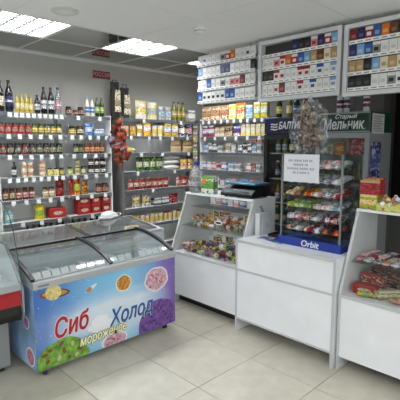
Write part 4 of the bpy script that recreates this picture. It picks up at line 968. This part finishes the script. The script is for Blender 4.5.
raw('body', MB().box(.004, WF-.004, .006, .05, ZB, ZF).box(.004, WF-.004, DF-.05, DF, ZB, ZF+.08).box(.004, .05, .05, DF-.05, ZB, ZF).box(WF-.05, WF-.004, .05, DF-.05, ZB, ZF).box(.05, WF-.05, .05, DF-.05, ZB, .14).me(), WHITE, fz)
fp = raw('front_print', MB().box(0, WF, 0, .005, ZB, ZF-.004).me(), PRINT, fz)
raw('side_print', MB().box(-.002, .0035, .006, DF, ZB, ZF-.004).me(), mat((146, 184, 226), .4, var=.25, bscale=4), fz)
raw('side_print', MB().box(WF-.0035, WF+.002, .006, DF, ZB, ZF-.004).me(), mat((216, 218, 224), .4), fz)
# raised aluminium front frame and rear rim
raw('front_frame', MB().prism([(-.012, ZF-.005), (.07, ZF-.005), (.07, ZF+.03), (.0, ZF+.048), (-.012, ZF+.04)], -.006, WF+.006, 'x').me(), mat((186, 188, 190), .35, .35), fz)
raw('badge', MB().box(.03, .11, -.0135, -.0125, ZF+.01, ZF+.022).me(), mat((120, 124, 130), .4), fz)
raw('rear_rim', MB().box(-.004, WF+.004, DF-.075, DF, ZF+.13, ZF+.165).me(), mat((196, 198, 200), .35, .3), fz)
def zl(y):       # curved lid profile: from front frame up to the rear rim
    s = (y-.03)/(DF-.07-.03); return ZF+.046 + (.125)*math.sin(s*PI/2)**.8
path = [(y, zl(y)) for y in [.03+(DF-.10)*k/10 for k in range(11)]]
for s in (0, 1):
    x = -.004 if s == 0 else WF-.026
    poly = [(.0, ZF-.004)] + [(DF, ZF-.004), (DF, ZF+.13)] + [(y, z-.008) for y, z in reversed(path)]
    raw('end_cheek', MB().prism(poly, x+(.01 if s == 0 else .0), x+(.03 if s == 0 else .02), 'x').me(), FRW if s else mat((180, 184, 188), .4), fz)
    raw('lid_rail', MB().strip(path, x, x+.03, .018, 'x').me(True), BLACK, fz)
mid = WF*.5
raw('lid_rail', MB().strip(path, mid-.014, mid+.014, .02, 'x').me(True), mat((44, 46, 50), .35), fz)
for a, b in ((.028, mid-.016), (mid+.016, WF-.028)):
    l = raw('sliding_lid', MB().strip(path, a, b, .005, 'x').me(True), thin_glass((248, 251, 251), 1.45, 'lid'), fz)
    raw('lid_edge', MB().box(a, b, DF-.105, DF-.09, zl(DF-.1)-.004, zl(DF-.1)+.014).me(), BLACK, l)
    raw('lid_handle', MB().box(a, b, .03, .042, zl(.036)-.004, zl(.036)+.0035).me(), mat((196, 200, 204), .3, .3), l)
# inner tub and wire baskets with white price cards
raw('liner', MB().box(.052, .058, .051, DF-.051, .15, ZF).box(WF-.058, WF-.052, .051, DF-.051, .15, ZF).box(.058, WF-.058, .051, .057, .15, ZF).box(.058, WF-.058, DF-.057, DF-.051, .15, ZF+.07).box(.058, WF-.058, .057, DF-.057, .142, .152).me(), mat((224, 228, 230), .45), fz)
WIRE = mat((222, 224, 226), .4)
for k, (a, b) in enumerate(((.07, .34), (.36, .64), (.66, .95), (.97, WF-.07))):
    w = MB()
    zt0, zb0 = ZF-.03, ZF-.22
    for (p, q_) in (((a, .07), (b, .07)), ((b, .07), (b, DF-.08)), ((b, DF-.08), (a, DF-.08)), ((a, DF-.08), (a, .07))):
        for z in (zt0, zb0): w.tube([(p[0], p[1], z), (q_[0], q_[1], z)], .005, 5)
        n = 7
        for i in range(n):
            x = p[0]+(q_[0]-p[0])*i/n; y = p[1]+(q_[1]-p[1])*i/n; w.tube([(x, y, zt0), (x, y, zb0)], .0025, 4)
    for i in range(6):
        x = a+(b-a)*(i+.5)/6; w.tube([(x, .07, zb0), (x, DF-.08, zb0)], .0025, 4)
    raw('wire_basket', w.me(), WIRE, fz)
for k in range(17):
    if k in (12, ): continue
    x = .05 + k*(WF-.1)/16.5
    raw('price_card', MB().prism([(.100, ZF+.026), (.135, ZF+.076), (.1365, ZF+.0755), (.1015, ZF+.0255)], x, x+.062, 'x').me(), TAG, fz)
for s in (.08, WF-.08):
    for yy in (.06, DF-.06):
        w = raw('caster', MB().lathe([(.026, -.012), (.03, -.008), (.03, .008), (.026, .012)], 14, (yy, .0305), 'x').me(True), mat((60, 62, 64), .4), fz, (s, 0, 0))
        raw('caster_fork', MB().box(-.018, -.014, yy-.012, yy+.012, .03, .064).box(.014, .018, yy-.012, yy+.012, .03, .064).box(-.018, .018, yy-.012, yy+.012, .06, .064).me(), CHROME, w)
# ice cream packs lying in the baskets
rnd = random.Random(5)
for k in range(16):
    bk, cl, rw = k % 8//2, k % 2, k//8
    a, b = ((.07, .34), (.36, .64), (.66, .95), (.97, WF-.07))[bk]
    x = a + (b-a)*(.29+.42*cl); y = .19 + rw*.24
    nm, c, a_ = HUE[[7, 3, 9, 5, 7, 4][k % 6]]
    t = thing('ice_cream_pack', '%s ice cream pack in the front freezer, %s from left, %s row' % (nm, ORD[k % 8+1], ('front', 'rear')[rw]), 'ice cream', (FX0+x, FY0+y, ZF-.216), (0, 0, PI/2+rnd.uniform(-.2, .2)), 'ice cream packs in the front freezer')
    lying_sack(t, .15, .05, .085, c, a_, 'sky', k % 3)

# printed motifs on the freezer front (thin print layers)
def disc(name, u, v, ru, rv, m, layer, ang=0.0, wob=0.0, n=28, clip=True, par=None):
    pts = []
    for k in range(n):
        a = 2*PI*k/n; r = 1 + wob*math.sin(a*5+u*9) + wob*.6*math.sin(a*9+v*7)
        x, y = ru*r*math.cos(a), rv*r*math.sin(a)
        X, Y = u + x*math.cos(ang)-y*math.sin(ang), v + x*math.sin(ang)+y*math.cos(ang)
        if clip: X = min(max(X, .002), WF-.002); Y = min(max(Y, ZB+.002), ZF-.006)
        pts.append((X, Y))
    y0 = -.0004*layer
    return raw(name, MB().prism(pts, y0-.0004, y0, 'y').me(), m, par or fz)
pm_ = lambda c, v=.2, s=40: mat(c, .4, var=v, bscale=s)
disc('planet_ring', .158, .622, .118, .034, mat((120, 70, 44), .4), 1, -.10)
disc('planet_ring', .158, .624, .098, .022, mat((196, 150, 96), .4), 2, -.10)
disc('planet', .145, .634, .062, .058, pm_((230, 212, 140), .25, 30), 3)
disc('comet', .455, .592, .055, .014, mat((226, 232, 240), .4), 1, .5); disc('comet_head', .435, .583, .026, .018, mat((206, 130, 100), .4), 2, .5)
disc('scoop_rim', .755, .563, .078, .072, mat((236, 238, 236), .4), 1, 0, .02); disc('orange_scoop', .755, .565, .068, .062, pm_((216, 150, 62), .45, 45), 2, 0, .03)
disc('scoop_rim', 1.10, .52, .132, .112, mat((236, 230, 238), .4), 1, 0, .02); disc('pink_scoop', 1.10, .522, .116, .097, pm_((226, 176, 190), .3, 35), 2, 0, .03)
for k in range(7): disc('berry_fleck', 1.03+.15*((k*37) % 10)/10, .46+.12*((k*53) % 10)/10, .011, .007, mat((170, 70, 100), .4), 3, k, n=8)
disc('purple_scoop', 1.115, .12, .215, .215, pm_((124, 84, 164), .4, 25), 1, 0, .03)
for k in range(12): disc('berry_fleck', .96+.32*((k*37) % 12)/12, .09+.21*((k*53) % 11)/11, .020, .010, mat((78, 44, 112), .4), 2, k*.7, n=8)
disc('green_scoop', .20, .08, .215, .185, pm_((126, 176, 70), .35, 22), 1, 0, .03)
for k, (u, v) in enumerate([(.10, .20), (.19, .225), (.28, .20), (.34, .14), (.08, .12), (.17, .12), (.25, .10), (.06, .175), (.31, .10), (.21, .165)]):
    disc('nut', u, v, .026 if k % 2 else .020, .015, mat([(128, 84, 48), (206, 190, 150)][k % 3 == 2], .4), 2, k*.9, n=10)
disc('scoop_rim', .655, .10, .125, .075, mat((236, 236, 240), .4), 1, 0, .02); disc('pink_scoop', .655, .095, .108, .062, pm_((222, 170, 184), .3, 30), 2, 0, .03)
for k in range(6): disc('berry_fleck', .58+.14*((k*37) % 10)/10, .085+.05*((k*53) % 10)/10, .014, .006, mat((160, 90, 110), .4), 3, k, n=8)
disc('snow_drift', .535, .262, .12, .05, mat((240, 243, 248), .4), 1, 0, .06)
disc('snow_drift', .525, .305, .075, .048, mat((244, 246, 250), .4), 2, 0, .05)
WH = mat((238, 240, 244), .4)
text('brand_outline', 'Сиб', .205, WH, fz, (.13, -.0021, .275), '-y', .22, .05, 'LEFT', .0003, roll=.05, sx=.74)
text('brand_lettering', 'Сиб', .205, mat((186, 30, 44), .4), fz, (.13, -.0046, .275), '-y', .22, .024, 'LEFT', .0003, roll=.05, sx=.74)
text('brand_outline', 'Холод', .185, WH, fz, (.61, -.0021, .232), '-y', .25, .045, 'LEFT', .0003, roll=.03, sx=.78)
text('brand_lettering', 'Холод', .185, mat((38, 96, 158), .4), fz, (.61, -.0046, .232), '-y', .25, .024, 'LEFT', .0003, roll=.03, sx=.78)
text('brand_outline', 'мороженое', .106, mat((30, 78, 58), .4), fz, (.335, -.0056, .152), '-y', .25, .065, 'LEFT', .0003, roll=.03, sx=.72)
text('brand_lettering', 'мороженое', .106, mat((255, 250, 200), .4), fz, (.335, -.0076, .152), '-y', .25, .026, 'LEFT', .0003, roll=.03, sx=.72)
def side_disc(y, z, r, m, l):
    raw('side_motif', MB().lathe([(r, -.0022-.0006*l), (r, -.002)], 18, (y, z), 'x').me(), m, fz)
side_disc(.105, .15, .075, WH, 1); side_disc(.105, .15, .062, pm_((206, 130, 150), .3), 2); side_disc(.15, .40, .05, WH, 1); side_disc(.15, .40, .04, pm_((190, 110, 150), .3), 2)

# ------------------------------------------------------------------ second freezer behind it, facing the wall
f2 = thing('chest_freezer', 'plain white chest freezer with flat glass lids behind the ice cream freezer', 'freezer', (1.27, 3.585, 0))
W2, D2, H2 = 1.675, .64, .76
raw('body', MB().box(0, W2, 0, .05, .06, H2).box(0, W2, D2-.05, D2, .06, H2).box(0, .05, .05, D2-.05, .06, H2).box(W2-.05, W2, .05, D2-.05, .06, H2).box(.05, W2-.05, .05, D2-.05, .06, .14).me(), FRW, f2)
raw('top_frame', MB().box(-.004, W2+.004, -.004, .055, H2+.001, H2+.03).box(-.004, W2+.004, D2-.055, D2+.004, H2+.001, H2+.10).box(-.004, .05, .055, D2-.055, H2+.001, H2+.03).box(W2-.05, W2+.004, .055, D2-.055, H2+.001, H2+.03).me(), mat((190, 193, 196), .35, .3), f2)
for a, b, dz in ((.06, W2*.52, 0), (W2*.48, W2-.06, .012)):
    sl = [(.06, H2+.022+dz), (D2-.057, H2+.088+dz)]
    l = raw('sliding_lid', MB().strip(sl, a, b, .005, 'x').me(), thin_glass((248, 251, 251), 1.45, 'lid'), f2)
    for e0, e1 in ((a, a+.018), (b-.018, b)): raw('lid_frame', MB().strip([(p, z+.0055) for p, z in sl], e0, e1, .006, 'x').me(), mat((70, 72, 76), .35, .3), l)
for x_ in (.0, W2-.03): raw('end_cheek', MB().prism([(.056, H2+.0305), (D2-.056, H2+.0305), (D2-.056, H2+.085)], x_, x_+.03, 'x').me(), FRW, f2)
raw('foot_rail', MB().box(.05, W2-.05, .05, .09, 0, .06).box(.05, W2-.05, D2-.09, D2-.05, 0, .06).me(), BLACK, f2)
for k in range(24):
    nm, c, a = [('tan', 'tan', 'cream'), ('pink', 'pink', 'tan'), ('cream', 'cream', 'white'), ('brown', 'kraft', 'tan')][rnd.randrange(4)]
    col, rw = k % 8, k//8
    t = thing('frozen_packet', '%s frozen food packet in the rear freezer, %s column from left, %s row' % (nm, ORD[col+1], ('front', 'middle', 'back')[rw]), 'packet', (1.27+.17+col*.19, 3.585+.15+rw*.17, .56), (0, 0, rnd.uniform(-.3, .3)), 'packets in the rear freezer')
    lying_sack(t, .16, .15, .135, c, a, 'white', k % 3)
raw('goods_tray', MB().box(.055, W2-.055, .055, D2-.055, .545, .558).me(), mat((176, 178, 178), .5), f2)
t = thing('plastic_bag', 'crumpled white plastic bag lying on the rear freezer lid', 'bag', (2.62, 4.188, H2+.1125), (0, 0, .2))
def lump():
    r2 = random.Random(2); vs = []; fs = []; nu, nv = 18, 8
    for j in range(nv+1):
        p = j/nv*PI/2
        for i in range(nu):
            a = 2*PI*i/nu; k = 1+r2.uniform(-.09, .09)
            vs.append((.14*math.cos(p)*k*math.cos(a) + .0, .06*math.cos(p)*k*math.sin(a), .075*math.sin(p)*(1+r2.uniform(-.1, .1))))
    for j in range(nv):
        for i in range(nu): fs.append((j*nu+i, j*nu+(i+1) % nu, (j+1)*nu+(i+1) % nu, (j+1)*nu+i))
    fs.append(tuple(reversed(range(nu))))
    return MB().add(vs, fs).me()
raw('bag_body', lump(), mat((212, 214, 214), .35), t)
raw('bag_handle', MB().tube([(.1, 0, .02), (.15, .01, .035), (.17, -.03, .03), (.13, -.04, .012)], .006).me(True), mat((212, 214, 214), .35), t)
t = thing('box', 'cream carton standing on the rear freezer near the white bag', 'box', (2.53, 3.606, H2+.032), (0, 0, 0)); box(t, .16, .075, .036, 'cream', 'pyellow', 'white')

# ------------------------------------------------------------------ refrigerated counter at the left edge
ms = thing('meat_counter', 'refrigerated counter with red band and curved glass at the left edge', 'counter', (0, 0, 0))
ma, mb = -.55, 1.125
raw('base', MB().box(ma, mb-.03, 3.17, 3.85, .05, .47).me(), mat((150, 154, 158), .4, .2), ms)
raw('plinth', MB().box(ma, mb-.06, 3.22, 3.82, 0, .05).me(), BLACK, ms)
raw('bumper', MB().prism([(2.965, .47), (3.17, .44), (3.17, .58), (2.945, .58), (2.94, .52)], ma, mb-.012, 'x').me(), BLACK, ms)
raw('red_band', MB().prism([(2.942, .582), (3.17, .582), (3.17, .69), (2.955, .69), (2.938, .66)], ma, mb-.012, 'x').me(), mat((168, 30, 38), .3), ms)
raw('silver_ledge', MB().prism([(2.935, .692), (3.14, .692), (3.14, .712), (2.95, .735), (2.935, .72)], ma, mb-.012, 'x').me(), mat((176, 180, 184), .3, .4), ms)
trim = [(3.2, .42), (3.02, .44), (2.945, .48), (2.925, .53), (2.925, .68), (2.94, .72), (3.0, .78), (3.12, .90), (3.2, .98)]
raw('end_trim', MB().strip(list(reversed(trim)), mb-.011, mb+.004, .016, 'x').me(True), mat((150, 154, 160), .25, .6), ms)
raw('end_panel', MB().prism([(3.2, .44), (3.02, .455), (2.96, .49), (2.94, .53), (2.94, .68), (2.955, .715), (3.01, .77), (3.12, .885), (3.2, .96), (3.85, .96), (3.85, .44)], mb-.0105, mb-.002, 'x').me(), mat((186, 190, 194), .35, .2), ms)
raw('deck', MB().box(ma, mb-.012, 3.145, 3.85, .70, .712).me(), mat((198, 202, 204), .3, .4), ms)
gpath = [(2.958, .735), (2.985, .86), (3.015, .97), (3.06, 1.10), (3.12, 1.20), (3.20, 1.265), (3.30, 1.30)]
raw('curved_glass', MB().strip(gpath, ma, mb-.002, .005, 'x').me(True), GLASS, ms)
raw('glass_edge', MB().strip([(p[0]-.001, p[1]) for p in gpath], mb-.0015, mb+.002, .007, 'x').me(True), mat((30, 36, 38), .3), ms)
raw('top_shelf', MB().box(ma, mb-.002, 3.306, 3.70, 1.29, 1.31).me(), thin_glass((220, 232, 230), 1.5, 'topglass'), ms)
raw('rear_post', MB().box(mb-.04, mb-.012, 3.67, 3.70, .9605, 1.289).box(ma, ma+.03, 3.67, 3.70, .7125, 1.289).me(), ALUM, ms)
for k in range(5):
    x = .98 - .22*k
    nm, c, a = [('blue', 'blue', 'white'), ('white', 'white', 'blue'), ('dark red', 'dred', 'pink'), ('pink', 'pink', 'white'), ('brown', 'brown', 'tan')][k]
    t = thing('meat_tray', '%s packed food tray in the refrigerated counter, %s from right' % (nm, ORD[k+1]), 'food tray', (x, 3.30, .713), (0, 0, .1*(k % 3)))
    raw('tray', MB().prism([(-.09, .0), (.09, 0), (.10, .03), (-.10, .03)], -.11, .11, 'y').me(), WHITE, t)
    raw('food', cached('food', lambda: pillow_mesh(.17, .2, .05)()), printed(cc(c), cc(a), cc('white'), .3, .7), t, (0, .10, .045), (PI/2, 0, 0), key='food')
